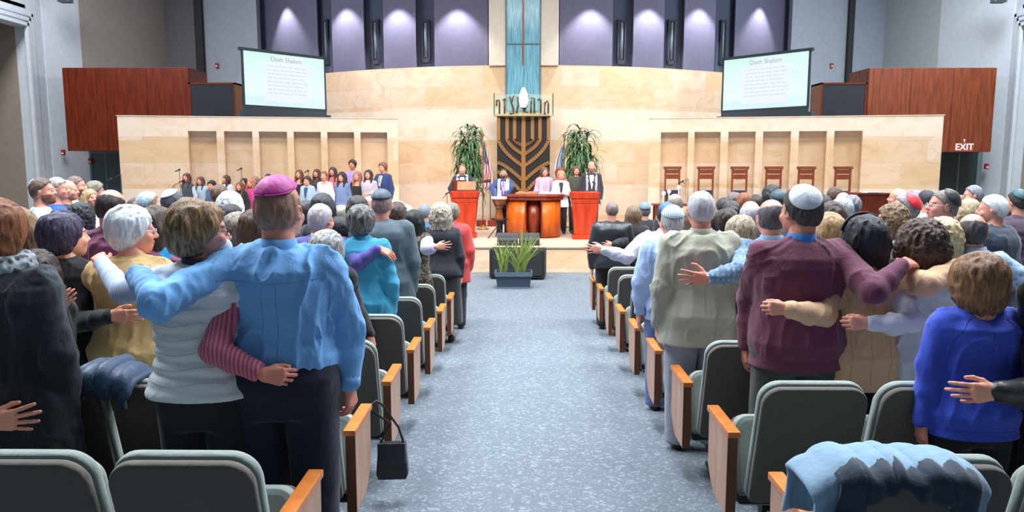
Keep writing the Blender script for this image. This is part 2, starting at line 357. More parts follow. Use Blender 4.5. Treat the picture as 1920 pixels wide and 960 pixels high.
# niche walls
def niche_wall(side, A, B, zt, niches, ztn):
    A = Vector(A); B = Vector(B); Ln = (B-A).length; ang = math.atan2((B-A).y, (B-A).x)
    mb = MB(); D = .34; zb = -.66
    us = sorted(niches); prev = 0
    for (u0, u1) in us:
        mb.box((prev, 0, zb), (u0, D, zt-.02)); mb.box((u0, 0, ztn), (u1, D, zt-.02)); mb.box((u0, D-.06, zb), (u1, D, ztn)); prev = u1
    mb.box((prev, 0, zb), (Ln, D, zt-.02))
    o = mb.build('wall_niche_'+side, STONE); o.location = (A.x, A.y, 0); o.rotation_euler = (0, 0, ang); tag(o, kind='structure')
    c = MB().box((-.02, -.015, zt-.02), (Ln+.02, D+.3, zt)).build('trim_%d' % (9 if side == 'left' else 10), STONE, loc=(A.x, A.y, 0), rot=(0, 0, ang)); tag(c, kind='structure')
    return A, B, ang
def uo(px, A, B):
    # parameter along AB hit by column px
    best = min(((abs(Vector((at(px, 300, A[1]+(B[1]-A[1])*t)[0], 0)).x-(A[0]+(B[0]-A[0])*t)), t) for t in [i/2000 for i in range(2001)]))
    return best[1]*(Vector(B)-Vector(A)).length
AL, BL = fx(218, 19.1), fx(745, 20.5); AR, BR = fx(1219, 20.5), fx(1771, 19.1)
ztw = at(218, 216, 19.1)[2]; ztn = at(400, 246, 19.6)[2]
NL = [(355, 408), (422, 475), (487, 540), (552, 603), (615, 665), (677, 727)]
NR = [(1238, 1289), (1301, 1350), (1364, 1415), (1429, 1481), (1496, 1548), (1562, 1615)]
niche_wall('left', AL, BL, ztw, [(uo(a, AL, BL), uo(b_, AL, BL)) for a, b_ in NL], ztn)
niche_wall('right', AR, BR, ztw, [(uo(a, AR, BR), uo(b_, AR, BR)) for a, b_ in NR], ztn)
# mahogany boxes
def wood_box(p0, p1, Y, ztop, zbot, label, m):
    x0 = at(p0, 200, Y)[0]; x1 = at(p1, 200, Y)[0]
    e = empty('wood_balcony_box', ((x0+x1)/2, Y, zbot), label=label, cat='wood clad box'); h = ztop-zbot; w_ = (x1-x0)/2
    n = 3
    for i in range(n):
        a = -w_+2*w_*i/n; MB().box((a+.004, 0, 0), (a+2*w_/n-.004, .06, h)).build('front_panel', m, e, bevel=.004)
    MB().box((-w_, .06, 0), (w_, 1.3, .06)).box((-w_, .06, .06), (-w_+.06, 1.3, h)).box((w_-.06, .06, .06), (w_, 1.3, h)).box((-w_+.06, .06, h-.06), (w_-.06, 1.3, h)).build('casing', m, e)
    return e
wood_box(121, 356, 21.6, at(130, 127, 21.6)[2], at(130, 283, 21.6)[2], 'dark mahogany clad box on the wall, door with no lit sign beneath', MAHOG)
wood_box(1626, 1864, 21.4, at(1800, 127, 21.4)[2], at(1800, 285, 21.4)[2], 'reddish mahogany clad box on the wall over the exit sign', MAHOGL)
def speaker_panel(p0, p1, Y, y0, y1, label):
    x0 = at(p0, 200, Y)[0]; x1 = at(p1, 200, Y)[0]; zt = at(p0, y0, Y)[2]; zb = at(p0, y1, Y)[2]-.5; wd = x1-x0
    e = empty('speaker_cabinet', ((x0+x1)/2, Y, zb), label=label, cat='speaker cabinet')
    MB().box((-wd/2+.04, -.02, .04), (wd/2-.04, .03, zt-zb-.04)).build('grille', M('fabric', (26, 32, 42), rough=.9), e)
    MB().box((-wd/2, -.03, 0), (-wd/2+.05, .7, zt-zb)).box((wd/2-.05, -.03, 0), (wd/2, .7, zt-zb)).box((-wd/2, -.03, zt-zb-.05), (wd/2, .7, zt-zb)).box((-wd/2, .66, 0), (wd/2, .7, zt-zb)).build('case', MAHOG, e)
    MB().box((-wd/2, .1, FL-zb), (-wd/2+.06, .6, 0)).box((wd/2-.06, .1, FL-zb), (wd/2, .6, 0)).box((-wd/2+.06, .3, -.3), (wd/2-.06, .4, -.1)).build('stand', DARK, e)
speaker_panel(356, 443, 21.4, 155, 216, 'black cloth speaker cabinet beside the darker mahogany box')
speaker_panel(1537, 1624, 21.2, 155, 216, 'black cloth speaker cabinet beside the redder mahogany box')
# doors under the boxes
def door(n, p0, p1, Y, ytop, m):
    x0, x1 = at(p0, 300, Y)[0], at(p1, 300, Y)[0]; zt = at(p0, ytop, Y)[2]
    e = empty('door_%d' % n, ((x0+x1)/2, Y, FL), kind='structure'); W_ = (x1-x0)/2; H_ = zt-FL
    MB().box((-W_, 0, 0), (-.02, .05, H_)).build('door_leaf', m, e, bevel=.004)
    MB().box((.02, 0, 0), (W_, .05, H_)).build('door_leaf', m, e, bevel=.004)
    MB().box((-W_-.06, -.03, 0), (-W_, .08, H_+.06)).box((W_, -.03, 0), (W_+.06, .08, H_+.06)).box((-W_, -.03, H_), (W_, .08, H_+.06)).box((-.02, -.01, 0), (.02, .05, H_)).build('door_frame', M('plain', (110, 134, 142), rough=.4), e)
    for s in (-1, 1):
        MB().tube([(s*.1, -.02, .95), (s*.1, -.07, .95), (s*.1, -.07, 1.25), (s*.1, -.02, 1.25)], .012).build('door_handle', M('plain', (200, 205, 210), rough=.25, metal=1), e)
door(1, 172, 224, 22.9, 287, M('plain', (62, 92, 104), rough=.25))
door(2, 1764, 1832, 22.6, 285, M('plain', (58, 70, 72), rough=.4))
wallstrip('wall_soffit_left', fx(162, 23.0), fx(228, 23.0), FL, 2.2, M('plain', (168, 172, 170), rough=.8))
wallstrip('wall_soffit_right', fx(1755, 22.7), fx(1850, 22.7), FL, 2.2, M('plain', (120, 122, 118), rough=.8))
# exit sign
Y = 21.345; e = empty('exit_sign', tuple(at(1808, 276, Y)), label='lit red and white exit sign below the reddish mahogany box', cat='sign')
MB().box((-.26, 0, -.12), (.26, .05, .12)).build('sign_box', M('plain', (210, 90, 84), rough=.4, emit=.55), e, bevel=.01)
text('EXIT', 'lettering', M('plain', (255, 240, 236), emit=1.6), .25, (0, -.008, 0), (R(90), 0, 0), e)
MB().tube([(0, .02, .12), (0, .02, .22)], .02).build('mount', M('plain', (220, 220, 215), emit=0), e)
def alarm(px, py, Y, label, rz=0):
    e = empty('fire_alarm', tuple(at(px, py, Y)), rz, label=label, cat='fire alarm', group='red fire alarms on the walls')
    MB().box((-.05, -.05, -.085), (.05, .03, .085)).build('housing', M('plain', (176, 30, 44), rough=.4), e, bevel=.01)
    MB().box((-.03, -.065, -.05), (.03, -.05, .0)).build('strobe', M('plain', (235, 230, 225), rough=.2), e)
alarm(407, 123, 27.0, 'red fire alarm on grey wall beside the screen, above the darker mahogany box')
alarm(1559, 123, 27.0, 'red fire alarm on grey wall above the black speaker by the redder mahogany box')
alarm(119, 286, 22.6, 'red fire alarm on white pier under the darker mahogany box')
alarm(170, 302, 22.85, 'red fire alarm on the jamb beside the blue glass doors')
alarm(1849, 312, 22.5, 'red fire alarm on white pier near the exit sign')
for (px, lb, Y) in ((123, 'small grey loudspeaker high on the white pier above darker mahogany box', 22.3), (1872, 'small grey loudspeaker high on the white pier above the redder mahogany box', 21.9)):
    e = empty('wall_speaker', tuple(at(px, -6, Y)), label=lb, cat='speaker')
    MB().box((-.17, -.15, -.17), (.17, .1, .2)).build('cabinet', M('plain', (92, 104, 110)), e, bevel=.02)
    MB().box((-.14, -.165, -.14), (.14, -.15, .17)).build('grille', M('plain', (56, 66, 72)), e)
# ------------------------------------------------------------ screens
def screen(pl, pr_, Ya, Yb, la, desc):
    P = at(pl[0], pl[1], Ya); Q = at(pr_[0], pr_[1], Yb); wd = math.hypot(Q[0]-P[0], Q[1]-P[1]); ang = math.atan2(Q[1]-P[1], Q[0]-P[0])
    h = la; z1 = (P[2]+Q[2])/2; c = ((P[0]+Q[0])/2, (P[1]+Q[1])/2, z1-h)
    e = empty('projection_screen', c, ang, label=desc, cat='projection screen')
    m, N, L, b_ = base_mat('screen_image'); b_.inputs['Base Color'].default_value = (.05, .06, .06, 1); b_.inputs['Roughness'].default_value = .6
    tc = N.new('ShaderNodeTexCoord'); mp = N.new('ShaderNodeMapping'); mp.inputs['Scale'].default_value = (1.1, 1, 1.6); L.new(tc.outputs['Object'], mp.inputs[0])
    n = node(N, 'ShaderNodeTexNoise', i_Scale=1.1, i_Detail=2); L.new(mp.outputs[0], n.inputs['Vector'])
    sx = N.new('ShaderNodeSeparateXYZ'); L.new(tc.outputs['Object'], sx.inputs[0])
    rp = N.new('ShaderNodeValToRGB'); el = rp.color_ramp.elements; el[0].position = .0; el[0].color = lin((196, 226, 240)); el[1].position = 1; el[1].color = lin((176, 232, 212))
    q = el.new(.16); q.color = lin((190, 224, 236)); q = el.new(.24); q.color = lin((224, 250, 244)); q = el.new(.7); q.color = lin((206, 244, 236))
    dv = N.new('ShaderNodeMath'); dv.operation = 'DIVIDE'; dv.inputs[1].default_value = h; L.new(sx.outputs[2], dv.inputs[0]); L.new(dv.outputs[0], rp.inputs[0])
    L.new(mixc(N, L, n.outputs[0], rp.outputs[0], lin((228, 250, 250))), b_.inputs['Emission Color']); b_.inputs['Emission Strength'].default_value = 1.02
    MB().box((-wd/2+.05, -.01, .05), (wd/2-.05, .01, h-.05)).build('display', m, e)
    MB().box((-wd/2, -.02, 0), (-wd/2+.05, .04, h)).box((wd/2-.05, -.02, 0), (wd/2, .04, h)).box((-wd/2-.06, -.04, h-.06), (wd/2+.06, .08, h+.02)).box((-wd/2, -.02, -.0), (wd/2, .04, .05)).build('frame', M('plain', (26, 50, 58), rough=.5), e, bevel=.005)
    MB().box((-wd/2, -.015, -.6), (wd/2, .03, 0)).box((-wd/2-.12, -.05, -.6), (-wd/2, .1, -.12)).box((wd/2, -.05, -.6), (wd/2+.12, .1, -.12)).build('skirt', M('plain', (52, 66, 78), rough=.7), e)
    wh = M('plain', (240, 248, 255), emit=.98, rough=.9)
    MB().box((-.26*wd, -.014, .12*h), (.29*wd, -.011, .80*h)).box((-.15*wd, -.014, .8*h), (.22*wd, -.011, .93*h)).build('text_panel', wh, e)
    text('Oseh Shalom', 'title_text', M('plain', (160, 196, 208), emit=.8), .19, (.03, -.018, .865*h), (R(90), 0, 0), e, .001)
    rnd = random.Random(4)
    for i in range(8):
        g = MB(); zz = h*(.74-.068*i); x = -.23*wd+rnd.random()*.05
        while x < .22*wd: l_ = rnd.uniform(.06, .2); g.box((x, -.017, zz-.012), (min(x+l_, .26*wd), -.014, zz+.012)); x += l_+.04
        g.build('text_line', M('plain', (222, 230, 240), emit=.88), e)
    g = MB()
    for i, x in enumerate((.31, .36, .415)): g.lathe([(0, 0), (.035, .0), (.035, .12), (.022, .15), (0, .2)], 8, (x*wd, -.012, (.68-.03*i)*h))
    g.build('skyline_shapes', wh, e)
    return e
screen((452, 90), (609, 108), 21.0, 23.0, 1.58, 'projection screen showing song words, nearest the darker mahogany box')
screen((1356, 109), (1521, 92), 23.0, 21.0, 1.58, 'projection screen showing song words, nearest the redder mahogany box')
# ============================================================ on the stage
Z = STAGE
ORANGE = M('wood', (196, 62, 22), (164, 44, 14), rough=.3)
ORANGE2 = M('wood', (214, 104, 26), (182, 78, 16), rough=.3)
REDWOOD = M('wood', (140, 52, 28), (110, 36, 18), rough=.3)
GOLD = M('plain', (176, 128, 72), rough=.35, metal=.6)
BLACKM = M('plain', (24, 22, 22), rough=.5)
# ark with menorah doors
YA = 21.7; xa0, xa1 = at(932, 300, YA)[0], at(1031, 300, YA)[0]; xc = (xa0+xa1)/2; wA = xa1-xa0; zT = at(980, 218, YA)[2]
ark = empty('ark', (xc, YA, Z), label='black ark cabinet with a bronze seven-branched menorah across its doors', cat='ark')
HA = zT-Z
MB().box((-wA/2, .02, 0), (wA/2, .66, HA)).build('cabinet', M('plain', (30, 26, 26), rough=.6), ark, bevel=.01)
MB().box((-wA/2+.02, -.02, .03), (-.004, .02, HA-.02)).build('door', BLACKM, ark, bevel=.004)
MB().box((.004, -.02, .03), (wA/2-.02, .02, HA-.02)).build('door', BLACKM, ark, bevel=.004)
def band(mb, pts, r, d=.045):
    for (a, b_) in zip(pts, pts[1:]):
        a_, bb = Vector(a), Vector(b_); t = (bb-a_); L_ = t.length
        if L_ < 1e-4: continue
        t /= L_; nrm = Vector((-t.y, t.x))*r; a_ -= t*.006; bb += t*.006
        P = [a_-nrm, bb-nrm, bb+nrm, a_+nrm]; mb.prism([(v.x, v.y) for v in P], -.02-d, -.02, 'y')
sc = 21.7/1400.
mb = MB()
mb.prism([(-.075, .0), (.075, 0), (.062, HA*.45), (.055, HA-.02), (-.055, HA-.02), (-.062, HA*.45)], -.085, -.02, 'y')
def zpx(y): return at(980, y, YA)[2]-Z
for s in (-1, 1):
    for (x, ybend, yj) in ((.255, 262, 272), (.47, 262, 288), (.715, 264, 310)):
        zb_, zj = zpx(ybend), zpx(yj); pts = [(s*x, HA-.03), (s*x, zb_+.0)]
        for i in range(1, 13):
            t = i/12; ax = x-(x-.05)*(t**1.0); c_ = (1-t)
            pts.append((s*(x*(1-t)**1.0*1+.05*t+ .10*x*math.sin(math.pi*t)), zb_-(zb_-zj)*(t**.9)-(.0)))
        band(mb, pts, .048)
    for (xo, yo, yj) in ((.74, 305, 336), (.74, 322, 360)):
        zo, zj = zpx(yo), zpx(yj); pts = [(s*(xo-(xo-.06)*t), zo-(zo-zj)*(t**1.35)) for t in [i/10 for i in range(11)]]
        band(mb, pts, .048)
mb.build('menorah', M('plain', (170, 124, 76), rough=.4, metal=.45), ark)
# crown of glass with metal letters
cr = empty('crown', (0, 0, zT-Z)); cr.parent = ark; cr['label'] = 'curved glass crown with bronze Hebrew letters'
wC = at(1036, 200, YA)[0]-at(926, 200, YA)[0]; hC = at(980, 178, YA)[2]-zT
gl, N, L, b_ = base_mat('clear_glass'); b_.inputs['Transmission Weight'].default_value = .0; b_.inputs['Alpha'].default_value = .24
b_.inputs['Base Color'].default_value = lin((196, 226, 206)); b_.inputs['Roughness'].default_value = .05
def carc(x, d=.0): return -.25+.9*(x/wC)**2*1.0+d-.05
mb = MB(); n = 16
for i in range(n):
    a, b2 = -wC/2+wC*i/n, -wC/2+wC*(i+1)/n
    mb.add([(a, carc(a), .04), (b2, carc(b2), .04), (b2, carc(b2), hC), (a, carc(a), hC), (a, carc(a)+.015, .04), (b2, carc(b2)+.015, .04), (b2, carc(b2)+.015, hC), (a, carc(a)+.015, hC)], [(0, 1, 2, 3), (5, 4, 7, 6), (3, 2, 6, 7)])
mb.build('glass', gl, cr)
mb = MB()
for i in range(n):
    a, b2 = -wC/2+wC*i/n, -wC/2+wC*(i+1)/n
    for (z0, z1, o) in ((0, .05, .03),):
        mb.add([(a, carc(a)-o, z0), (b2, carc(b2)-o, z0), (b2, carc(b2)-o, z1), (a, carc(a)-o, z1), (a, carc(a)+.05, z0), (b2, carc(b2)+.05, z0), (b2, carc(b2)+.05, z1), (a, carc(a)+.05, z1)], [(0, 1, 2, 3), (5, 4, 7, 6), (3, 2, 6, 7), (0, 4, 5, 1), (0, 3, 7, 4), (1, 5, 6, 2)])
mb.box((-wC/2+.02, .0, 0), (wC/2-.02, .3, .03))
mb.build('rim', M('plain', (226, 208, 160), rough=.3, metal=.3), cr)
for s in (-1, 1): MB().box((s*wC/2-.015, carc(wC/2)-.03, 0), (s*wC/2+.015, carc(wC/2)+.04, hC+.04)).build('post', M('plain', (106, 134, 118), rough=.3, metal=.5), cr)
# letters drawn as strokes in a fan: the word read from the photograph
LET = [[((0, .9), (.55, .95), (.6, .75), (.58, 0)), ((.12, .85), (.12, .55))],
       [((0, .85), (.5, .9)), ((.3, .9), (.3, 0))],
       [((0, .95), (.65, .2)), ((.6, 1), (.25, .55)), ((0, 0), (.65, .0), (.4, .45))],
       [((.6, 1), (.0, 0)), ((.15, .9), (.3, .5))],
       [((0, .95), (.1, .1), (.7, .05)), ((.38, .9), (.38, .4), (.1, .1)), ((.72, 1), (.6, .5), (.1, .1))],
       [((.0, .85), (.6, .85), (.62, .0)), ((.1, .7), (.05, 0))],
       [((0, .85), (.55, .85), (.5, 0)), ((.35, .95), (.3, .8))],
       [((0, .7), (.5, .9), (.62, .7), (.6, 0)), ((.1, .75), (.02, .0), (.25, 0))]]
mb = MB()
for i, g in enumerate(LET):
    x0 = -wC*.47+i*wC*.94/8; hh = hC*(.62+.24*math.sin(math.pi*(i+.5)/8))
    for st in g:
        mb.tube([(x0+p[0]*wC*.105, carc(x0)-.05, .06+p[1]*hh) for p in st], .026, 6)
mb.build('letters', M('plain', (98, 80, 70), rough=.4, metal=.5), cr)
# eternal light
el_ = empty('eternal_light', (xc-.0, YA-.35, zT+.2), label='glowing white flame-shaped eternal light above the ark', cat='lamp')
MB().lathe([(0, 0), (.06, .02), (.11, .1), (.135, .22), (.12, .36), (.07, .5), (.03, .56), (0, .58)], 20).build('lamp_glass', M('plain', (255, 255, 252), emit=2.2), el_)
MB().tube([(0, .02, .1), (0, .25, -.05), (0, .4, -.18)], .016).lathe([(.0, -.02), (.07, 0), (.06, .03), (0, .03)], 16).build('bracket', M('plain', (90, 76, 66), metal=.6, rough=.4), el_)
# podiums
def podium(px, Y, wpx, ht, lab):
    x = at(px, 400, Y)[0]; e = empty('podium', (x, Y, Z), label=lab, cat='podium'); w_ = wpx/2
    def fr(w0, w1, d0, d1, z0, z1, mb):
        v = [(-w0, -d0, z0), (w0, -d0, z0), (w0, d0, z0), (-w0, d0, z0), (-w1, -d1, z1), (w1, -d1, z1), (w1, d1, z1), (-w1, d1, z1)]
        return mb.add(v, [(0, 3, 2, 1), (4, 5, 6, 7), (0, 1, 5, 4), (1, 2, 6, 5), (2, 3, 7, 6), (3, 0, 4, 7)])
    fr(w_*.78, w_*.78, .26, .26, 0, .1, MB()).build('base', ORANGE, e, bevel=.01)
    m_ = fr(w_*.64, w_*.86, .2, .26, .1, ht*.76, MB()); m_.build('column', ORANGE, e, bevel=.008)
    fr(w_*.84, w_*.93, .26, .28, ht*.765, ht*.86, MB()).build('neck_moulding', ORANGE, e, bevel=.01)
    fr(w_*.93, w_, .29, .31, ht*.87, ht, MB()).build('top', ORANGE, e, bevel=.012)
    return e
pod1 = podium(872, 17.9, .70, 1.10, 'orange-red wooden podium in front of the guitar player')
pod2 = podium(1095, 17.6, .70, 1.10, 'orange-red wooden podium in front of the woman in dark green')
x = at(872, 350, 17.9)[0]
e = empty('reading_stand', (x+.04, 17.85, Z+1.10), label='tilted brown wooden reading stand on the guitar player\'s podium', cat='book stand')
MB().box((-.22, -.12, 0), (.22, .1, .03)).build('base', MAHOGL, e, bevel=.006)
MB().box((-.22, -.02, 0), (.22, .01, .24), Matrix.Translation((0, -.08, .03)) @ Matrix.Rotation(R(-35), 4, 'X')).build('slope', M('wood', (164, 110, 66), (140, 88, 48), rough=.5), e, bevel=.004)
# oval reading table
Yt = 18.0; x = at(1000, 400, Yt)[0]
tb = empty('reading_table', (x, Yt, Z), label='wide oval reading table with curved orange panels and dark red centre column', cat='table')
def ell_(a, b_, n=40, a0=0, a1=360): return [(a*math.cos(R(a0+(a1-a0)*i/n)), b_*math.sin(R(a0+(a1-a0)*i/n))) for i in range(n+1)]
def flip(p): return p
MB().prism(ell_(.75, .5)[:-1], .97, 1.03, 'z', True).build('tabletop', REDWOOD, tb, bevel=.012)
MB().prism(ell_(.72, .47)[:-1], .90, .968, 'z', True).build('apron', REDWOOD, tb)
for (a0, a1) in ((186, 254), (286, 354)):
    o_ = ell_(.66, .42, 16, a0, a1); i_ = ell_(.62, .38, 16, a0, a1)[::-1]
    MB().prism(o_+i_, .02, .9, 'z', True).build('curved_panel', ORANGE2, tb)
for (a0, a1) in ((10, 80), (100, 170)):
    o_ = ell_(.66, .42, 16, a0, a1); i_ = ell_(.62, .38, 16, a0, a1)[::-1]
    MB().prism(o_+i_, .02, .9, 'z', True).build('curved_panel', ORANGE2, tb)
MB().lathe([(.0, .02), (.17, .02), (.17, .9), (0, .9)], 24, (0, -.16, 0)).build('centre_column', REDWOOD, tb)
for s in (-1, 1): MB().box((s*.19-.02, -.43, .02), (s*.19+.02, -.36, .9)).build('edge_strip', REDWOOD, tb, bevel=.005)
MB().prism(ell_(.6, .36)[:-1], 0, .02, 'z').build('plinth', DARK, tb)
for (dx, c_, lb) in ((-.17, (190, 130, 84), 'open scroll-coloured book lying on the oval table, nearest the drummer'), (.38, (225, 220, 228), 'open white book lying on the oval table, in front of the woman in pink')):
    e = empty('open_book', (x+dx, Yt-.1, Z+1.03), label=lb, cat='book')
    MB().box((-.27, -.16, 0), (.27, .17, .015)).build('cover', M('plain', (120, 60, 50)), e)
    mm = MB()
    for s in (-1, 1):
        pts = [(s*.26*t, .016+.05*math.sin(math.pi*min(1, t*.8+.12))) for t in [i/8 for i in range(9)]]; mm.prism(pts+[(s*.26, .015), (0, .015)], -.15, .16, 'y', False)
    mm.build('pages', M('plain', c_), e)
# potted corn plants beside the ark
def tall_plant(px, Y, ytop, lab, seed, wd, hang):
    wd *= 1.2
    rn = random.Random(seed); x = at(px, 300, Y)[0]; top = at(px, ytop, Y)[2]-Z
    e = empty('potted_corn_plant', (x, Y, Z), label=lab, cat='plant')
    MB().lathe([(0, 0), (.15, 0), (.19, .38), (.2, .4), (.17, .4), (.16, .34), (0, .34)], 20).build('pot', M('plain', (58, 52, 50)), e)
    st = MB(); lf = MB(); canes = [(0, 0, top), (-.14, .05, top-.18), (.16, .02, top-.12), (.05, -.1, top-.4), (-.1, -.08, top-.6), (.2, -.05, top-.7)]
    for (cx, cy_, hz) in canes: st.tube([(cx*.5, cy_*.5, .32), (cx, cy_, hz*.6), (cx*1.3, cy_, hz-.1)], [.022, .018, .01], 6)
    for (cx, cy_, hz) in canes:
        for i in range(80):
            zz = hz-.02-(rn.random()**1.2)*min(1.15, hz*.55); a = rn.uniform(0, 2*math.pi); ln = rn.uniform(.32, .6)*wd; w_ = rn.uniform(.022, .036); up = rn.uniform(.15, .9) if zz > hz-.2 else rn.uniform(-.1, .45)
            d = Vector((math.cos(a), math.sin(a), 0)); sd = Vector((-d.y, d.x, 0)); P = []; p = Vector((cx*1.2, cy_, zz)); el = up
            for k_ in range(6):
                wq = w_*(.5, 1, 1, .8, .45, .04)[k_]; P += [p-sd*wq, p+Vector((0, 0, -.006)), p+sd*wq]; p = p+(d*math.cos(el)+Vector((0, 0, math.sin(el))))*ln/5; el -= hang*rn.uniform(.35, .6)
            fs = []
            for k_ in range(5):
                b0 = k_*3; fs += [(b0, b0+1, b0+4, b0+3), (b0+1, b0+2, b0+5, b0+4)]
            lf.add(P, fs, True)
    st.build('canes', M('plain', (120, 104, 72)), e)
    lf.build('leaves', M('fabric', (70, 112, 66), rough=.4), e)
tall_plant(878, 20.4, 236, 'tall potted corn plant beside the striped flag', 3, .95, 1.1)
tall_plant(1086, 20.2, 240, 'tall potted corn plant beside the blue and white flag', 8, 1.0, 1.15)
# flags
def flag(px, Y, ytop, ybot, lab, kind):
    x = at(px, 300, Y)[0]; zt = at(px, ytop, Y)[2]-Z; zb_ = at(px, ybot, Y)[2]-Z
    e = empty('flag_on_pole', (x, Y, Z), label=lab, cat='flag')
    MB().lathe([(0, 0), (.16, 0), (.16, .03), (.04, .07), (.03, .12), (0, .12)], 20).build('stand', GOLD, e)
    MB().tube([(0, 0, .05), (0, 0, zt+.1)], .014).build('pole', M('wood', (120, 84, 50)), e)
    MB().lathe([(0, 0), (.03, .02), (.02, .06), (.03, .1), (0, .16)], 10, (0, 0, zt+.08)).build('finial', GOLD, e)
    n = 40; m_ = 24; vs_ = []; fs = []; cols = []
    for j in range(m_+1):
        v = j/m_; z_ = zt-(zt-zb_)*v; sp = .05+.13*math.sin(min(1, v*1.3)*math.pi/2)
        for i in range(n+1):
            u = i/n; vs_.append((.015+u*sp*1.5*(1-.25*math.cos(v*2)) if kind == 'us' else -.015-u*sp*1.4, .07*math.sin(u*math.pi*6+v*1.5)*(.4+v*.6), z_-.12*u*(1 if kind == 'us' else 1)))
    for j in range(m_):
        for i in range(n): k_ = j*(n+1)+i; fs.append((k_, k_+1, k_+n+2, k_+n+1)); cols.append((i, j))
    mb = MB(); mb.add(vs_, fs, True); mb_ = bpy.data.meshes.new('cloth'); mb_.from_pydata(mb.v, [], mb.f); mb_.polygons.foreach_set('use_smooth', [True]*len(fs))
    if kind == 'us':
        for c_ in ((178, 34, 48), (240, 236, 236), (42, 52, 96)): mb_.materials.append(M('plain', c_, rough=.8))
        ix = [2 if (j < 11 and i < 34 and (i+j) % 5) else (1 if (j < 11 and i < 34) else ((i+j) // 3) % 2) for (i, j) in cols]
    else:
        for c_ in ((60, 110, 190), (232, 236, 244)): mb_.materials.append(M('plain', c_, rough=.8))
        ix = [0 if (4 < i < 12 or 28 < i < 35) else 1 for (i, j) in cols]
    mb_.polygons.foreach_set('material_index', ix)
    o = bpy.data.objects.new('cloth', mb_); C.objects.link(o); o.parent = e
    s_ = o.modifiers.new('s', 'SOLIDIFY'); s_.thickness = .004
flag(905, 20.0, 262, 352, 'red, white and blue striped flag hanging on its pole beside the corn plant', 'us')
flag(1058, 20.6, 268, 330, 'blue and white flag hanging on its pole behind the reader in the shawl', 'il')
# small low risers by the ark
for (a, b_, lb) in ((893, 910, 'low red wooden step at the wall behind the guitar player'), (914, 931, 'low red wooden step at the foot of the ark beside the drummer')):
    x0, x1 = at(a, 400, 20.9)[0], at(b_, 400, 20.9)[0]
    e = empty('wooden_step', ((x0+x1)/2, 20.9, Z), label=lb, cat='step')
    MB().box((-(x1-x0)/2, 0, 0), ((x1-x0)/2, .4, .18)).build('tread', REDWOOD, e, bevel=.01)
# djembe on a folding stand
x = at(936, 400, 17.75)[0]
e = empty('hand_drum', (x, 17.75, Z+.42), label='wooden goblet hand drum with white skin held on a black stand', cat='drum')
MB().lathe([(0, 0), (.1, 0), (.115, .04), (.085, .15), (.07, .27), (.12, .36), (.165, .45), (.18, .53), (.185, .545), (0, .545)], 28).build('shell', M('wood', (150, 84, 40), (80, 42, 24), rough=.3), e)
MB().lathe([(.0, .552), (.178, .552), (.19, .54), (.186, .5), (.19, .498), (.193, .54), (.178, .558), (0, .558)], 28).build('drum_skin', M('plain', (226, 220, 208)), e)
MB().lathe([(.12, .355), (.13, .36), (.125, .372)], 24).lathe([(.075, .26), (.085, .27), (.08, .28)], 24).build('rings', DARK, e)
e = empty('drum_stand', (x-.02, 17.75, Z), label='black folding tripod stand carrying the hand drum', cat='stand')
MB().tube([(-.02, 0, .1), (-.02, 0, .42)], .014).build('pole', DARK, e)
for a in (100, 215, 325):
    MB().tube([(-.02, 0, .28), (.26*math.cos(R(a))-.02, .26*math.sin(R(a)), .015)], .012).ball((.26*math.cos(R(a))-.02, .26*math.sin(R(a)), .018), .018, 8).build('leg', DARK, e)
MB().tube([(.2*math.cos(t)-.0+.02, .2*math.sin(t), .45) for t in [i*2*math.pi/16 for i in range(17)]], .011).tube([(-.19, 0, .45), (-.19, 0, 1.05), (-.24, 0, 1.1)], .009).tube([(-.02, 0, .4), (-.18, 0, .45)], .012).build('hoop', DARK, e)
# microphone stands
def mic(px, Y, py0, boom, lab, dirx=1, zf=STAGE, straight=False):
    x = at(px, 350, Y)[0]; zt = at(px, py0, Y)[2]-zf
    e = empty('microphone_stand', (x, Y, zf), label=lab, cat='microphone stand')
    MB().lathe([(0, 0), (.13, 0), (.13, .02), (.02, .04), (0, .04)], 16).build('base', DARK, e)
    zb_ = zt if straight else zt-boom*.5
    MB().tube([(0, 0, .03), (0, 0, zb_)], .008).build('pole', M('plain', (70, 66, 64), metal=.5, rough=.4), e)
    if not straight: MB().tube([(-dirx*.1, 0, zb_-.12), (0, 0, zb_), (dirx*boom, 0, zt)], .007).build('boom', M('plain', (60, 58, 56), metal=.5, rough=.4), e)
    p = (0, 0, zt) if straight else (dirx*boom, 0, zt)
    q = (p[0]+dirx*.04, p[1], p[2]+.03)
    MB().tube([p, (p[0]-dirx*.1, p[1]-.02, p[2]-.05)], [.016, .012]).ball(p, .026, 10).build('microphone', DARK, e)
mic(338, 18.3, 318, 0, 'thin choir microphone stand beside the girl in the white cardigan', straight=True)
mic(454, 18.1, 316, 0, 'thin choir microphone stand behind the girl in the pink dress', straight=True)
mic(579, 18.9, 320, 0, 'thin choir microphone stand behind the curly haired boy', straight=True)
mic(327, 17.0, 338, .22, 'boom microphone stand at the end of the choir near the wall', dirx=1)
mic(838, 17.6, 360, .06, 'small black music stand pole beside the guitar player', dirx=1)
mic(228, 14.8, 336, -.2, 'black boom microphone stand before the blue glass doors', dirx=1, zf=-.665)
mic(1290, 16.6, 340, -.12, 'thin boom microphone stand in front of the second tall chair', dirx=1)
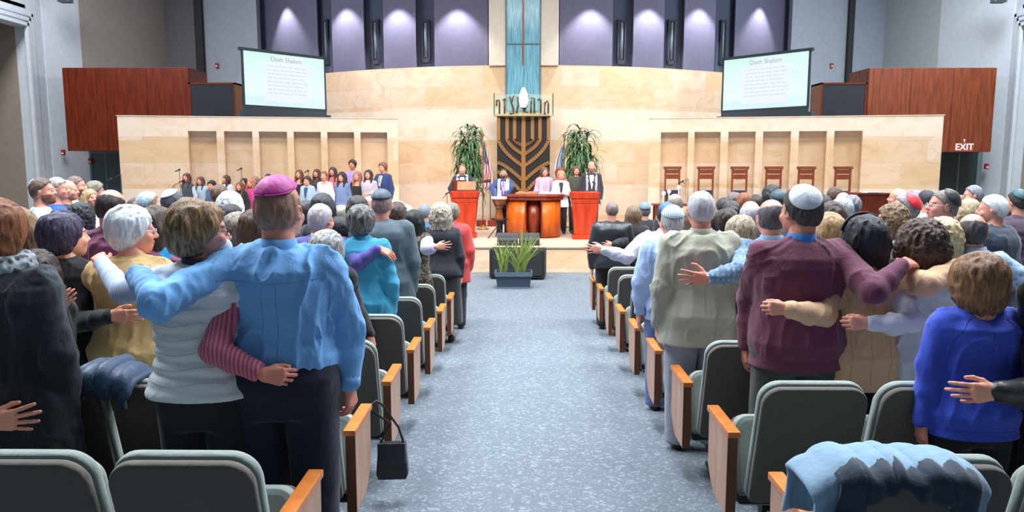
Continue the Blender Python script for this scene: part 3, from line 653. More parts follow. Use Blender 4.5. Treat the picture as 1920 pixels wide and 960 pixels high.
# tall clergy chairs
def tall_chair(px, Y, lab):
    x = at(px, 330, Y)[0]; zt = at(px, 312, Y)[2]-Z; w_ = .185
    e = empty('tall_chair', (x, Y, Z), label=lab, cat='chair', group='tall wooden chairs in the wall niches')
    for s in (-1, 1):
        MB().box((s*w_-.022, 0, 0), (s*w_+.022, .05, zt-.04)).build('leg', MAHOGL, e, bevel=.004)
        MB().box((s*w_-.022, -.42, 0), (s*w_+.022, -.38, .62)).build('leg', MAHOGL, e, bevel=.004)
        MB().box((s*w_-.03, -.44, .62), (s*w_+.03, .0, .66)).build('armrest', MAHOGL, e, bevel=.006)
    MB().box((-w_-.05, -.02, zt-.07), (w_+.05, .07, zt)).build('crest_rail', MAHOGL, e, bevel=.012)
    for (a, b_) in ((.08, .19), (.205, .33)): MB().box((-w_+.02, .0, zt-b_), (w_-.02, .045, zt-a)).build('back_slat', MAHOGL, e, bevel=.006)
    MB().box((-w_+.02, .0, .52), (w_-.02, .05, zt-.62)).build('back_pad', M('fabric', (26, 34, 72)), e, bevel=.01)
    MB().box((-w_+.01, -.42, .42), (w_-.01, .02, .5)).build('seat', M('fabric', (26, 34, 72)), e, bevel=.02)
for px, lb in ((1261, 'nearest the corn plant'), (1324, 'second from the corn plant'), (1387, 'third from the corn plant'), (1451, 'fourth, behind the black curly head'), (1512, 'fifth, behind the white kippah'), (1581, 'last, nearest the plain stone end')):
    tall_chair(px, 19.75-abs(px-1261)*.0024+.1, 'tall open-backed wooden chair with navy seat in niche, '+lb)
# side lectern
x0, x1 = at(1608, 380, 15.2)[0], at(1668, 380, 15.2)[0]; zz = at(1630, 362, 15.2)[2]
e = empty('lectern', ((x0+x1)/2, 15.2, -.665), label='mahogany box lectern with white papers on top, among the audience heads', cat='lectern'); h_ = zz+.665; w_ = (x1-x0)/2
MB().box((-w_, 0, 0), (w_, .03, h_)).box((-w_, .03, 0), (-w_+.03, .5, h_-.05)).box((w_-.03, .03, 0), (w_, .5, h_-.05)).build('body', MAHOG, e, bevel=.006)
MB().box((-w_-.02, -.02, h_-.04), (w_+.02, .5, h_)).build('top', MAHOG, e, bevel=.008)
e = empty('paper_stack', ((x0+x1)/2-.02, 15.35, zz), label='white sheets of paper lying on the mahogany lectern', cat='paper')
MB().box((-.14, -.12, 0), (.12, .12, .012)).box((-.1, -.14, .012), (.16, .1, .02)).build('sheets', M('plain', (236, 240, 246)), e)
# small console table with lit lamps near the tall chairs
x = at(1262, 385, 17.2)[0]
e = empty('console_table', (x+.15, 17.2, Z), label='dark wooden table at the niche wall carrying three white candle lamps', cat='table')
zz = at(1260, 382, 17.2)[2]-Z
MB().box((-.62, -.2, zz-.04), (.75, .2, zz)).build('table_top', MAHOG, e, bevel=.008)
for sx_ in (-.55, .68):
    for sy_ in (-.15, .15): MB().box((sx_-.03, sy_-.03, 0), (sx_+.03, sy_+.03, zz-.04)).build('leg', MAHOG, e)
for (dx, dz, lb) in ((-.32, .24, 'tall white candle lamp at the end of the dark table'), (-.2, .28, 'tall white candle lamp next to the end one on dark table'), (.02, .38, 'white globe lamp on a thin stem before the first tall chair')):
    l_ = empty('candle_lamp', (x+.1+dx, 17.2, Z+zz), label=lb, cat='lamp')
    MB().lathe([(0, 0), (.05, 0), (.05, .015), (.012, .03), (.012, dz-.04), (0, dz-.04)], 12).build('stem', M('plain', (220, 215, 205), rough=.3), l_)
    MB().ball((0, 0, dz), .045, 14).build('globe', M('plain', (255, 252, 240), emit=1.8), l_)
# stage edge monitors, floor box, planter
x = at(972, 449, 16.2)[0]
for s, lb in ((-1, 'nearest the hand drum'), (1, 'nearest the podium of the woman in green')):
    e = empty('floor_monitor', (x+s*.235, 16.15, Z), label='black wedge speaker on the stage edge, '+lb, cat='speaker')
    MB().prism([(-.12, 0), (.2, 0), (.2, .22), (.02, .27), (-.12, .12)], -.225, .225, 'x').build('cabinet', M('plain', (40, 42, 48), rough=.6), e, bevel=.008)
    MB().box((-.2, -.015, .02), (.2, .005, .2), Matrix.Translation((0, -.12, .03)) @ Matrix.Rotation(R(-25), 4, 'X')).build('grille', M('fabric', (52, 54, 60), rough=.8), e)
x = at(969, 500, 14.9)[0]; hz = at(969, 469, 14.9)[2]+.665
e = empty('subwoofer', (x, 14.9, -.665), R(-6), label='large black speaker box on the carpet behind the planter', cat='speaker')
MB().box((-.56, 0, .03), (.56, .5, hz)).build('cabinet', M('plain', (20, 21, 25), rough=.7), e, bevel=.015)
MB().box((-.5, -.02, .09), (.5, .0, hz-.06)).build('grille', M('fabric', (28, 30, 34), rough=.9), e)
for sx_ in (-.48, .48): MB().box((sx_-.05, .03, 0), (sx_+.05, .45, .03)).build('foot', DARK, e)
Yp = 13.95; x = at(963, 520, Yp)[0]; zf = floor_z(Yp); zr = at(963, 508, Yp)[2]-zf; wp = (at(998, 515, Yp)[0]-at(928, 515, Yp)[0])/2
e = empty('planter', (x, Yp, zf), label='slate grey rectangular planter of upright grassy leaves in the aisle', cat='planter')
v = lambda a, d, z: [(-a, -d, z), (a, -d, z), (a, d, z), (-a, d, z)]
mb = MB(); mb.add(v(wp*.86, .13, .02)+v(wp*.95, .17, zr-.07), [(0, 3, 2, 1), (0, 1, 5, 4), (1, 2, 6, 5), (2, 3, 7, 6), (3, 0, 4, 7)]); mb.build('trough', M('plain', (56, 68, 84), rough=.4), e)
mb = MB(); mb.add(v(wp, .2, zr-.08)+v(wp, .2, zr)+v(wp-.03, .17, zr)+v(wp-.03, .17, zr-.06), [(0, 1, 5, 4), (1, 2, 6, 5), (2, 3, 7, 6), (3, 0, 4, 7), (4, 5, 9, 8), (5, 6, 10, 9), (6, 7, 11, 10), (7, 4, 8, 11), (8, 9, 13, 12), (9, 10, 14, 13), (10, 11, 15, 14), (11, 8, 12, 15), (0, 4, 7, 3), (12, 13, 14, 15)][:12]+[(12, 13, 14, 15)]); mb.build('rim', M('plain', (78, 92, 108), rough=.35), e)
MB().box((-wp*.88, -.145, 0), (wp*.88, .145, .03)).build('saucer', M('plain', (86, 104, 122), rough=.35), e, bevel=.006)
rn = random.Random(2); lf = MB()
for i in range(58):
    bx = rn.choice((-.24, -.2, -.14, .06, .12, .16, .2)); h_ = rn.uniform(.4, .74) if bx < 0 else rn.uniform(.42, .92)
    lean = rn.gauss(0, .12) if bx < 0 else rn.gauss(.1, .26); ly = rn.gauss(0, .12); w_ = rn.uniform(.012, .02); P = []
    a = rn.uniform(-.6, .6); sd = Vector((math.cos(a), math.sin(a), 0))
    for k_ in range(7):
        t = k_/6; p = Vector((bx+lean*t**1.6, ly*.6+ly*t, zr-.05+h_*(t-.25*abs(lean)*t*t*2))); wq = w_*(1, 1.1, 1.1, 1, .8, .5, .05)[k_]; P += [p-sd*wq, p+Vector((0, .004, 0)), p+sd*wq]
    fs = []
    for k_ in range(6): b0 = k_*3; fs += [(b0, b0+1, b0+4, b0+3), (b0+1, b0+2, b0+5, b0+4)]
    lf.add(P, fs, True)
lf.build('leaves', M('fabric', (124, 142, 62), (90, 112, 52), rough=.4), e)
# ============================================================ seats
BACKF_SHADED = M('fabric', (96, 91, 84), rough=.95); RIMF_LIT = M('fabric', (146, 156, 152), rough=.95)  # one seat fabric in two tones: shaded back and lit rim put into the colour
PANEL = M('wood', (184, 146, 124), (168, 130, 108), rough=.45); CAPW = M('wood', (204, 122, 58), (186, 104, 44), rough=.35); EDGE = M('wood', (112, 66, 38), (96, 54, 30), rough=.5)
def make_seat(end, label, group):
    """origin on the floor under the backrest bottom; faces +Y. end: -1 aisle panel on -x side, +1 on +x, 0 none"""
    e = empty('auditorium_seat', (0, 0, 0), label=label, cat='seat', group=group)
    T = Matrix.Translation((0, 0, .30)) @ Matrix.Rotation(R(15.5), 4, 'X')
    def slab(w_, h_, r_, y0, y1, rb, z0=0, m_=T, x0=0):
        b = MB(); b.prism(rrect(w_, h_, r_, 7, rb=rb, z0=0), y0, y1, 'y', True); b.v = [tuple(m_ @ Vector((p[0]+x0, p[1], p[2]+z0))) for p in b.v]; return b
    slab(.46, .615, .085, -.035, .0, .03).build('back_shell', BACKF_SHADED, e, bevel=.012)
    slab(.47, .62, .09, .005, .045, .03).build('back_cushion', RIMF_LIT, e, bevel=.014)
    slab(.44, .52, .07, .045, .085, .03, z0=.04).build('back_pad', RIMF_LIT, e, bevel=.014)
    T2 = Matrix.Translation((0, .17, .2)) @ Matrix.Rotation(R(-14), 4, 'X')
    slab(.48, .42, .06, -.0, .035, .03, m_=T2).build('seat_pan', BACKF_SHADED, e, bevel=.01)
    slab(.485, .43, .07, -.085, -.0, .04, m_=T2).build('seat_cushion', RIMF_LIT, e, bevel=.025)
    for s in ((-1, 1) if end == 0 else (-end,)):
        MB().box((s*.25-.01, .02, .1), (s*.25+.01, .2, .36)).build('side_bracket', DARK, e, bevel=.006)
    MB().tube([(0, .09, .3), (0, .09, .05)], .02).box((-.05, -.06, 0), (.05, .2, .02)).box((-.24, .07, .24), (.24, .11, .28)).build('standard', DARK, e)
    if end:
        X = end*(.29 if end < 0 else .255)
        MB().prism([(.04, .2), (.26, .2), (.33, .25), (.39, .31), (.40, .585), (.04, .585)], X-.022, X+.022, 'x').build('end_panel', PANEL, e, bevel=.004)
        MB().box((X-.023, .035, .2), (X+.023, .043, .585)).build('panel_edge', EDGE, e)
        MB().box((X-.03, .015, .585), (X+.03, .415, .615)).build('armrest', CAPW, e, bevel=.006)
        MB().box((X-end*.20-.02, .08, 0), (X-end*.20+.02, .28, .02)).box((X-end*.2-.012, .15, .02), (X-end*.2+.012, .21, .26)).box((min(X-end*.02, X-end*.2), .16, .24), (max(X-end*.02, X-end*.2), .2, .28)).build('foot', DARK, e)
    return e
protoL = make_seat(1, None, None); protoR = make_seat(-1, None, None); protoM = make_seat(0, None, None)
RY = lambda i: 2.38+.955*i       # backrest foot of row i
def rowname(i): return ['back', 'second', 'third', 'fourth', 'fifth', 'sixth', 'seventh', 'eighth', 'ninth', 'tenth'][i]
XLA, XRA = -.805, .99            # aisle panel centre lines
used = set()
def seat(proto, x, i, lab, grp):
    o = copy_tree(proto); o.location = (x, RY(i), floor_z(RY(i)+.1)); tag(o, lab, 'seat', grp); return o
for i in range(9):
    if i < 9: seat(protoL, XLA-.255, i, 'grey aisle seat with wood end panel, choir side, %s row counted from the camera' % rowname(i), 'grey seats on the choir side')
    seat(protoR, XRA+.29, i, 'grey aisle seat with wood end panel, tall-chair side, %s row counted from the camera' % rowname(i), 'grey seats on the tall-chair side')
for i, n_ in ((0, 3), (1, 4), (2, 4), (3, 3)):
    for k_ in range(1, n_):
        seat(protoM, XLA-.255-.52*k_, i, 'grey seat, choir side, %s row from the camera, %s in from the aisle' % (rowname(i), ['', 'one', 'two', 'three', 'four'][k_]), 'grey seats on the choir side')
        seat(protoM, XRA+.29+.52*k_, i, 'grey seat, tall-chair side, %s row from the camera, %s in from the aisle' % (rowname(i), ['', 'one', 'two', 'three', 'four'][k_]), 'grey seats on the tall-chair side')
for k_ in (6, 7, 8): seat(protoM, XRA+.29+.52*k_, 5, 'grey seat back showing past the crowd by the side wall, %s from the wall' % {6: 'third', 7: 'second', 8: 'first'}[k_], 'grey seats on the tall-chair side')
for p_ in (protoL, protoR, protoM):
    for ch in list(p_.children): bpy.data.objects.remove(ch)
    bpy.data.objects.remove(p_)
# ============================================================ figures: distance fields meshed with surface nets
def _vn(P, seed=0):
    """smooth value noise in -1..1 at points P (n,3)"""
    Pi = np.floor(P).astype(np.int64); Fr = P-Pi; Fr = Fr*Fr*(3-2*Fr); out = 0
    for dx in (0, 1):
        for dy in (0, 1):
            for dz in (0, 1):
                h = ((Pi[:, 0]+dx)*374761393+(Pi[:, 1]+dy)*668265263+(Pi[:, 2]+dz)*2147483647+seed*974711) & 0xffffffff
                h = ((h ^ (h >> 13))*1274126177) & 0xffffffff; v = ((h ^ (h >> 16)) & 0xffff)/32768.-1
                out = out+v*(Fr[:, 0] if dx else 1-Fr[:, 0])*(Fr[:, 1] if dy else 1-Fr[:, 1])*(Fr[:, 2] if dz else 1-Fr[:, 2])
    return out
def V(*a): return np.array(a, float)
class SDF:
    """list of rounded forms blended together"""
    def __init__(s): s.p = []
    def cap(s, A, B, r1, r2, k=.02, inf=0): s.p.append(('c', np.array(A, float), np.array(B, float), r1+inf, r2+inf, k)); return s
    def ell(s, c, r, k=.02, op='u', rot=None): s.p.append(('e', np.array(c, float), np.array(r, float), rot, k, op)); return s
    def loft(s, rows, k=.02, p=2.4, op='u'): s.p.append(('l', np.array(rows, float), p, k, op)); return s
    def cut(s, pt, n): s.p.append(('h', np.array(pt, float), np.array(n, float)/np.linalg.norm(n))); return s
    def bounds(s):
        lo = V(9, 9, 9); hi = -lo
        for q in s.p:
            b = s._b(q)
            if b is not None: lo = np.minimum(lo, b[0]); hi = np.maximum(hi, b[1])
        return lo, hi
    @staticmethod
    def _b(q):
        if q[0] == 'c': r = max(q[3], q[4]); return np.minimum(q[1], q[2])-r, np.maximum(q[1], q[2])+r
        if q[0] == 'e': r = q[2] if q[3] is None else np.full(3, q[2].max()); return q[1]-r, q[1]+r
        if q[0] == 'l':
            a = q[1]; return V((a[:, 1]-a[:, 3]).min(), (a[:, 2]-a[:, 4]).min(), a[:, 0].min()), V((a[:, 1]+a[:, 3]).max(), (a[:, 2]+a[:, 4]).max(), a[:, 0].max())
    def mesh(s, h, limit=None):
        lo, hi = s.bounds(); lo = lo-2.5*h; n = np.ceil((hi+2.5*h-lo)/h).astype(int)+1
        ax = [lo[i]+h*np.arange(n[i]) for i in range(3)]; D = np.full(n, .2, np.float32)
        for q in s.p:
            if q[0] == 'h':
                d = ((ax[0]-q[1][0])*q[2][0])[:, None, None]+((ax[1]-q[1][1])*q[2][1])[None, :, None]+((ax[2]-q[1][2])*q[2][2])[None, None, :]
                D = np.maximum(D, d.astype(np.float32)); continue
            b = s._b(q); m = .05; sl = []; A = []
            for i in range(3):
                i0 = max(0, int((b[0][i]-m-lo[i])/h)); i1 = min(n[i], int((b[1][i]+m-lo[i])/h)+2); sl.append(slice(i0, i1)); A.append(ax[i][i0:i1].astype(np.float32))
            X = A[0][:, None, None]; Y = A[1][None, :, None]; Z = A[2][None, None, :]; op = 'u'
            if q[0] == 'c':
                a, b_ = q[1], q[2]; ba = b_-a; L2 = max(1e-9, float(ba @ ba)); px, py, pz = X-a[0], Y-a[1], Z-a[2]
                t = np.clip((px*ba[0]+py*ba[1]+pz*ba[2])/L2, 0, 1)
                d = np.sqrt((px-t*ba[0])**2+(py-t*ba[1])**2+(pz-t*ba[2])**2)-(q[3]+(q[4]-q[3])*t); k = q[5]
            elif q[0] == 'e':
                c, r, rot, k, op = q[1:]
                px, py, pz = X-c[0], Y-c[1], Z-c[2]
                if rot is not None:
                    r_ = rot; px, py, pz = (r_[0][0]*px+r_[1][0]*py+r_[2][0]*pz), (r_[0][1]*px+r_[1][1]*py+r_[2][1]*pz), (r_[0][2]*px+r_[1][2]*py+r_[2][2]*pz)
                k0 = np.sqrt((px/r[0])**2+(py/r[1])**2+(pz/r[2])**2); k1 = np.sqrt((px/r[0]**2)**2+(py/r[1]**2)**2+(pz/r[2]**2)**2)+1e-6; d = k0*(k0-1)/k1
            else:
                rows, p, k, op = q[1:]; z = A[2]; f = lambda j: np.interp(z, rows[:, 0], rows[:, j])[None, None, :].astype(np.float32)
                cx, cy_, rx, ry = f(1), f(2), f(3), f(4)
                d = ((np.abs((X-cx)/rx)**p+np.abs((Y-cy_)/ry)**p)**(1/p)-1)*np.minimum(rx, ry); d = np.maximum(d, np.maximum(rows[0, 0]-Z, Z-rows[-1, 0]))
            s3 = tuple(sl); E = D[s3]
            if op == 'u': hh = np.clip(.5+.5*(E-d)/k, 0, 1); D[s3] = E*(1-hh)+d*hh-k*hh*(1-hh)
            else: D[s3] = np.maximum(E, -d)
        D[0] = D[-1] = .1; D[:, 0] = D[:, -1] = .1; D[:, :, 0] = D[:, :, -1] = .1
        I = D < 0; c = I[:-1, :-1, :-1].astype(np.int8)
        cnt = sum(I[a:n[0]-1+a, b:n[1]-1+b, e:n[2]-1+e].astype(np.int8) for a in (0, 1) for b in (0, 1) for e in (0, 1))
        act = (cnt > 0) & (cnt < 8); idx = np.argwhere(act)
        if len(idx) == 0: return np.zeros((0, 3)), np.zeros((0, 4), int)
        vid = np.full(act.shape, -1, np.int64); vid[act] = np.arange(len(idx))
        acc = np.zeros((len(idx), 3)); num = np.zeros(len(idx))
        g = {(a, b, e): D[idx[:, 0]+a, idx[:, 1]+b, idx[:, 2]+e] for a in (0, 1) for b in (0, 1) for e in (0, 1)}
        for p0 in g:
            for i in range(3):
                if p0[i] == 0:
                    p1 = tuple(v+(1 if j == i else 0) for j, v in enumerate(p0)); d0, d1 = g[p0], g[p1]; c_ = (d0 < 0) != (d1 < 0)
                    t = np.where(c_, d0/np.where(c_, d0-d1, 1), 0)
                    P = np.tile(np.array(p0, float), (len(idx), 1)); P[:, i] = t; acc += P*c_[:, None]; num += c_
        verts = (idx+acc/num[:, None])*h+lo; F = []
        for i in range(3):
            a, b = [j for j in range(3) if j != i]
            s0 = [slice(1, -1)]*3; s0[i] = slice(0, -1); s1 = [slice(1, -1)]*3; s1[i] = slice(1, None)
            A0, A1 = I[tuple(s0)], I[tuple(s1)]; e = np.argwhere(A0 != A1); off = np.array([1, 1, 1]); off[i] = 0; e = e+off
            def vv(da, db): q = e.copy(); q[:, a] -= da; q[:, b] -= db; return vid[q[:, 0], q[:, 1], q[:, 2]]
            Q = np.stack([vv(1, 1), vv(0, 1), vv(0, 0), vv(1, 0)], 1); ins = I[e[:, 0], e[:, 1], e[:, 2]]
            fl = ~ins if i != 1 else ins
            Q[fl] = Q[fl][:, ::-1]; F.append(Q)
        return verts, np.concatenate(F)
def make_mesh(name, parts, m, parent=None, disp=None, colf=None, smooth=2):
    """parts: list of (verts, quads)"""
    vs_, fs, n = [], [], 0
    for v, f in parts: vs_.append(v); fs.append(f+n); n += len(v)
    v = np.concatenate(vs_); f = np.concatenate(fs)
    if smooth and len(f):
        E_ = np.concatenate([f[:, [0, 1]], f[:, [1, 2]], f[:, [2, 3]], f[:, [3, 0]]]); n_ = len(v); dg = np.bincount(E_[:, 0], minlength=n_)+np.bincount(E_[:, 1], minlength=n_)
        for it in range(smooth*2):
            ac = np.stack([np.bincount(E_[:, 0], v[E_[:, 1], i], n_)+np.bincount(E_[:, 1], v[E_[:, 0], i], n_) for i in range(3)], 1)/np.maximum(dg, 1)[:, None]
            v = v+(ac-v)*(.55 if it % 2 == 0 else -.57)*(dg > 0)[:, None]
    me = bpy.data.meshes.new(name)
    me.vertices.add(len(v)); me.vertices.foreach_set('co', v.astype(np.float32).ravel()); me.loops.add(f.size); me.loops.foreach_set('vertex_index', f.astype(np.int32).ravel())
    me.polygons.add(len(f)); me.polygons.foreach_set('loop_start', np.arange(0, f.size, 4, dtype=np.int32)); me.polygons.foreach_set('use_smooth', np.ones(len(f), bool))
    me.update(calc_edges=True); me.validate()
    if disp:
        nr = np.zeros(len(v)*3, np.float32); me.vertex_normals.foreach_get('vector', nr); nr = nr.reshape(-1, 3); me.vertices.foreach_set('co', (v+nr*disp(v)[:, None]).astype(np.float32).ravel()); me.update()
    if colf is not None:
        ca = me.color_attributes.new('Col', 'FLOAT_COLOR', 'POINT'); ca.data.foreach_set('color', colf.astype(np.float32).ravel())
    me.materials.append(m); o = bpy.data.objects.new(name, me); C.objects.link(o)
    if parent: o.parent = parent
    return o
def unit(v): v = np.array(v, float); return v/(np.linalg.norm(v)+1e-9)
def frame(d, n):
    """columns: side, d, n"""
    d = unit(d); n = np.array(n, float); n = unit(n-d*(n @ d)); s = np.cross(d, n); return np.stack([s, d, n], 1)
SKINS = {'fair': (226, 172, 148), 'pink': (224, 160, 140), 'tan': (196, 140, 110), 'brown': (140, 92, 68)}
def hand_sdf(side, curl, spread=.14, thumb=.6, s=1.0, back=(0, -1, 0)):
    """local: wrist at 0, fingers +y, back of hand +z, thumb on -side*x ... side=+1 right hand"""
    S = SDF(); t = -side
    bk_ = V(*back)*.045*s; S.cap(bk_, (0, .0, 0), .024*s, .024*s, .012); S.cap((-.009*s, 0, 0), (.009*s, 0.012*s, 0), .020*s, .020*s, .012)
    base = [(.030, .088), (.010, .094), (-.011, .090), (-.030, .080)]; ln = [(.042, .026, .020), (.047, .030, .021), (.043, .028, .020), (.034, .021, .018)]; rr = (.0092, .0095, .009, .0078)
    for i, ((bx, by), L, r) in enumerate(zip(base, ln, rr)):
        b = V(t*bx, by, 0)*s; S.cap((t*bx*.55*s, .012*s, 0), b, .0155*s, .0125*s, .012)
        a = (1.5-i)*spread*.5*t; c = curl[i] if isinstance(curl, (list, tuple)) else curl; p = b; ang = c*.7
        for j, l in enumerate(L):
            d = V(math.sin(a)*math.cos(ang), math.cos(a)*math.cos(ang), -math.sin(ang)); q = p+d*l*s
            S.cap(p, q, (r-.0007*j)*s, (r-.0007*(j+1))*s, .004); p = q; ang += c*(1.0 if j == 0 else .7)
    p = V(t*.018, .022, -.004)*s; q = V(t*(.036+.016*thumb), .048, -.012)*s; S.cap(p, q, .016*s, .0125*s, .012)
    q2 = q+V(t*.022*thumb, .031, -.008)*s; S.cap(q, q2, .0112*s, .0102*s, .005); S.cap(q2, q2+V(t*.008*thumb-.003*t, .026, -.003)*s, .010*s, .0083*s, .004)
    return S
def skull(S, e=0.0, k=.02):
    S.ell((0, -.012, .03), (.077+e, .095+e, .094+e), k); S.ell((0, .015, -.03), (.066+e, .07+e, .075+e), k)
    return S
HAIRLINE = dict(short=((0, .078, .088), (0, .70, -.72)), bob=((0, .086, .085), (0, .90, -.42)), long=((0, .086, .085), (0, .93, -.36)))
from mathutils.bvhtree import BVHTree
def tree_of(o): me = o.data; return BVHTree.FromPolygons([v.co for v in me.vertices], [tuple(p.vertices) for p in me.polygons])
def hit(tr, o, d, dflt):
    h_ = tr.ray_cast(Vector(o), Vector(d)); return h_[0] if h_[0] is not None else Vector(dflt)
def person(px, top, Y, label, body='m', yaw=0, build=1.0, head=(0, 0), skin='fair', hair=('short', (60, 45, 35)), hat=None, shirt=('shirt', (90, 140, 200)), pants=('trousers', (30, 32, 40)), arms=('down', 'down'),
           lod=None, zf=None, group=None, hs=None, extras=(), fold=None, hem=None, sleeve=(None, None), collar=None, tilt=0, hpx=None, sw=None, X=None, beard=None, lean=0, noface=False, roll=0, neck=None):
    """arms: 'down', 'hug', 'front', 'book', or dict(e=, w=, d=, n=, curl=) in world space"""
    if zf is None: zf = floor_z(Y)
    P = at(px, top, Y); H = P[2]-zf; x = P[0] if X is None else X
    if lod is None: lod = 0 if Y < 4.6 else 1 if Y < 6.4 else 2 if Y < 9 else 3
    hb = (.0085, .011, .015, .020)[lod]; hh = (.0048, .0065, .009, .0105)[lod]; hf = (.0042, .006, .009, .0115)[lod]
    s = H/1.75; fem = body in ('f', 'g'); kid = body in ('c', 'g'); hs = hs or (1.0 if not kid else .93)*(1.0 if H > 1.5 or kid else .97)*(1.03 if not fem else .97)
    u = (s if kid else s**.7)*build
    rz = R(yaw); cz, sz = math.cos(rz), math.sin(rz); org = V(x, Y, zf); hx = hy = 0
    def loc(p): p = np.array(p, float)-org; return V(cz*p[0]+sz*p[1], -sz*p[0]+cz*p[1], p[2])
    def ldir(d): return V(cz*d[0]+sz*d[1], -sz*d[0]+cz*d[1], d[2])
    shw = (.168 if not fem else .148)*s**.6*(.5+.5*build) if not kid else .135*s**.8*(.5+.5*build)
    if sw: shw = sw
    zs = (1.395 if not fem else 1.385)*s; zn = 1.47*s
    hc = V(lean*.6, .02, H-.128*hs)                                  # head centre
    S_L, S_R = V(-shw, -.01, zs), V(shw, -.01, zs)
    T = [[.82*s, 0, -.01, .10*u, .075*u], [.86*s, 0, -.012, .160*u, .112*u], [.94*s, 0, -.02, .170*u, .125*u], [1.03*s, 0, .0, .150*u, .112*u], [1.12*s, 0, .008, .138*u, .105*u],
         [1.24*s, 0, .005, .148*u, .112*u], [1.33*s, 0, -.008, .160*u, .113*u], [1.385*s, 0, -.014, .150*u, .10*u], [1.43*s, 0, -.014, .112*u, .078*u], [1.462*s, 0, -.012, .078*u, .062*u], [1.49*s, 0, -.010, .056*u**.5, .052*u**.5]]
    if not fem:
        for r_ in T[3:6]: r_[3] *= 1.10; r_[4] *= 1.06
    elif not kid:
        T[1][3] *= 1.06; T[2][3] *= 1.05
    def arm_pts(side, a):
        S0 = S_L if side < 0 else S_R
        if isinstance(a, dict):
            e, w_ = loc(a['e']), loc(a['w']); return S0, e, w_, ldir(a.get('d', np.array(a['w'])-np.array(a['e']))), ldir(a.get('n', (0, -1, .2))), a.get('curl', .35), a.get('spread', .14), a.get('thumb', .6)
        L1, L2 = .29*s, .255*s
        if a == 'down': e = S0+V(side*.065, -.03, -1)*V(1, 1, L1*.98); w_ = e+V(side*.0, .05, -L2); return S0, e, w_, V(0, .12, -1), V(side, -.15, 0), .3, .1, .4
        if a == 'hug': e = S0+V(side*.20, -.13, -.16)*s; w_ = e+V(side*.23, .0, .07)*s; return S0, e, w_, V(side, .12, .05), V(0, -1, .1), .15, .2, .6
        if a == 'hughigh': e = S0+V(side*.22, -.10, -.08)*s; w_ = e+V(side*.22, .04, .10)*s; return S0, e, w_, V(side, .5, -.2), V(0, -.6, 1), .5, .2, .6
        if a == 'front': e = S0+V(side*.07, .02, -.27)*s; w_ = e+V(-side*.12, .22, .0)*s; return S0, e, w_, V(-side*.8, .5, .0), V(0, .6, .6), .5, .1, .6
        if a == 'clasp': e = S0+V(side*.06, .01, -.28)*s; w_ = V(side*.05, .20*u, .93*s); return S0, e, w_, V(-side*.8, .1, -.5), V(0, 1, 0), .5, .1, .6
        if a == 'guitar': e = S0+V(side*.13, .03, -.24)*s; w_ = V(side*.0-.02, .24, 1.08*s); return S0, e, w_, V(-side, .1, -.4), V(0, 1, .3), .4, .1, .6
        if a == 'hip': e = S0+V(side*.20, -.02, -.24)*s; w_ = V(side*.19*u, .06, .93*s); return S0, e, w_, V(-side, .4, -.1), V(0, .6, .8), .5, .1, .6
    A = {-1: arm_pts(-1, arms[0]), 1: arm_pts(1, arms[1])}
    ua, ea, wa = (.050, .040, .028) if not fem else (.043, .035, .025)
    q = (.6+.4*build)*s**.6; ua *= q; ea *= q; wa *= .5+.5*q
    # -------- body: one figure
    Bd = SDF(); rows = [list(r_) for r_ in T]
    for r_ in rows: k_ = .93 if r_[0] < 1.36*s else .74; r_[3] *= k_; r_[4] *= k_
    Bd.loft(rows, .03)
    for sd in (-1, 1):
        S0, e, w_ = A[sd][:3]; Bd.cap(V(sd*.05, -.012, zs+.04*s), S0, .038*s, .05*s, .05); Bd.cap(S0, e, ua*.85, ea*.8, .03); Bd.cap(e, w_-unit(w_-e)*.03, ea*.78, wa*.8, .02)
        hp = V(sd*.085*u, -.01, .88*s); kn = V(sd*.085*u, .01, .48*s); an = V(sd*.085*u, -.02, .09*s)
        Bd.cap(hp, kn, .078*u, .052*u, .03); Bd.cap(kn, an, .05*u, .034*u, .02); Bd.cap(an, an+V(0, .13, -.05)*V(1, s, 1), .034, .03, .02)
    nb = V(lean*.4, -.012, 1.40*s); Bd.cap(nb, hc+V(0, -.02, -.06*hs), (.058 if not fem else .047)*hs, (.054 if not fem else .044)*hs, .03)
    rough_v = Bd.mesh(max(hb*1.5, .016)*(1.25 if lod > 1 else 1))
    # head in its own frame
    hr = (Matrix.Rotation(R(head[0]), 3, 'Z') @ Matrix.Rotation(R(-head[1]), 3, 'X') @ Matrix.Rotation(R(roll), 3, 'Y')); hrm = np.array(hr)
    def hloc(p): return (hrm.T @ (np.array(p)-hc))/hs
    def hworld(v): return (hrm @ (v.T*hs)).T+hc
    Hd = SDF(); nk = hloc(V(lean*.4, -.012, 1.415*s)); nr_ = .056 if not fem else .046
    Hd.cap(nk, (0, -.03, -.05), nr_*1.06, nr_, .02); skull(Hd)
    Hd.ell((0, .055, -.075), (.034, .036, .030), .025); Hd.ell((0, .035, -.045), (.056, .05, .05), .02); Hd.cap((-.028, .072, .022), (.028, .072, .022), .014, .014, .02)
    Hd.cap((0, .088, .012), (0, .106, -.018), .008, .0125, .010); Hd.ell((.011, .094, -.022), (.009, .012, .009), .006); Hd.ell((-.011, .094, -.022), (.009, .012, .009), .006)
    Hd.ell((0, .09, -.047), (.022, .010, .0065), .008); Hd.ell((0, .086, -.058), (.018, .011, .007), .008)
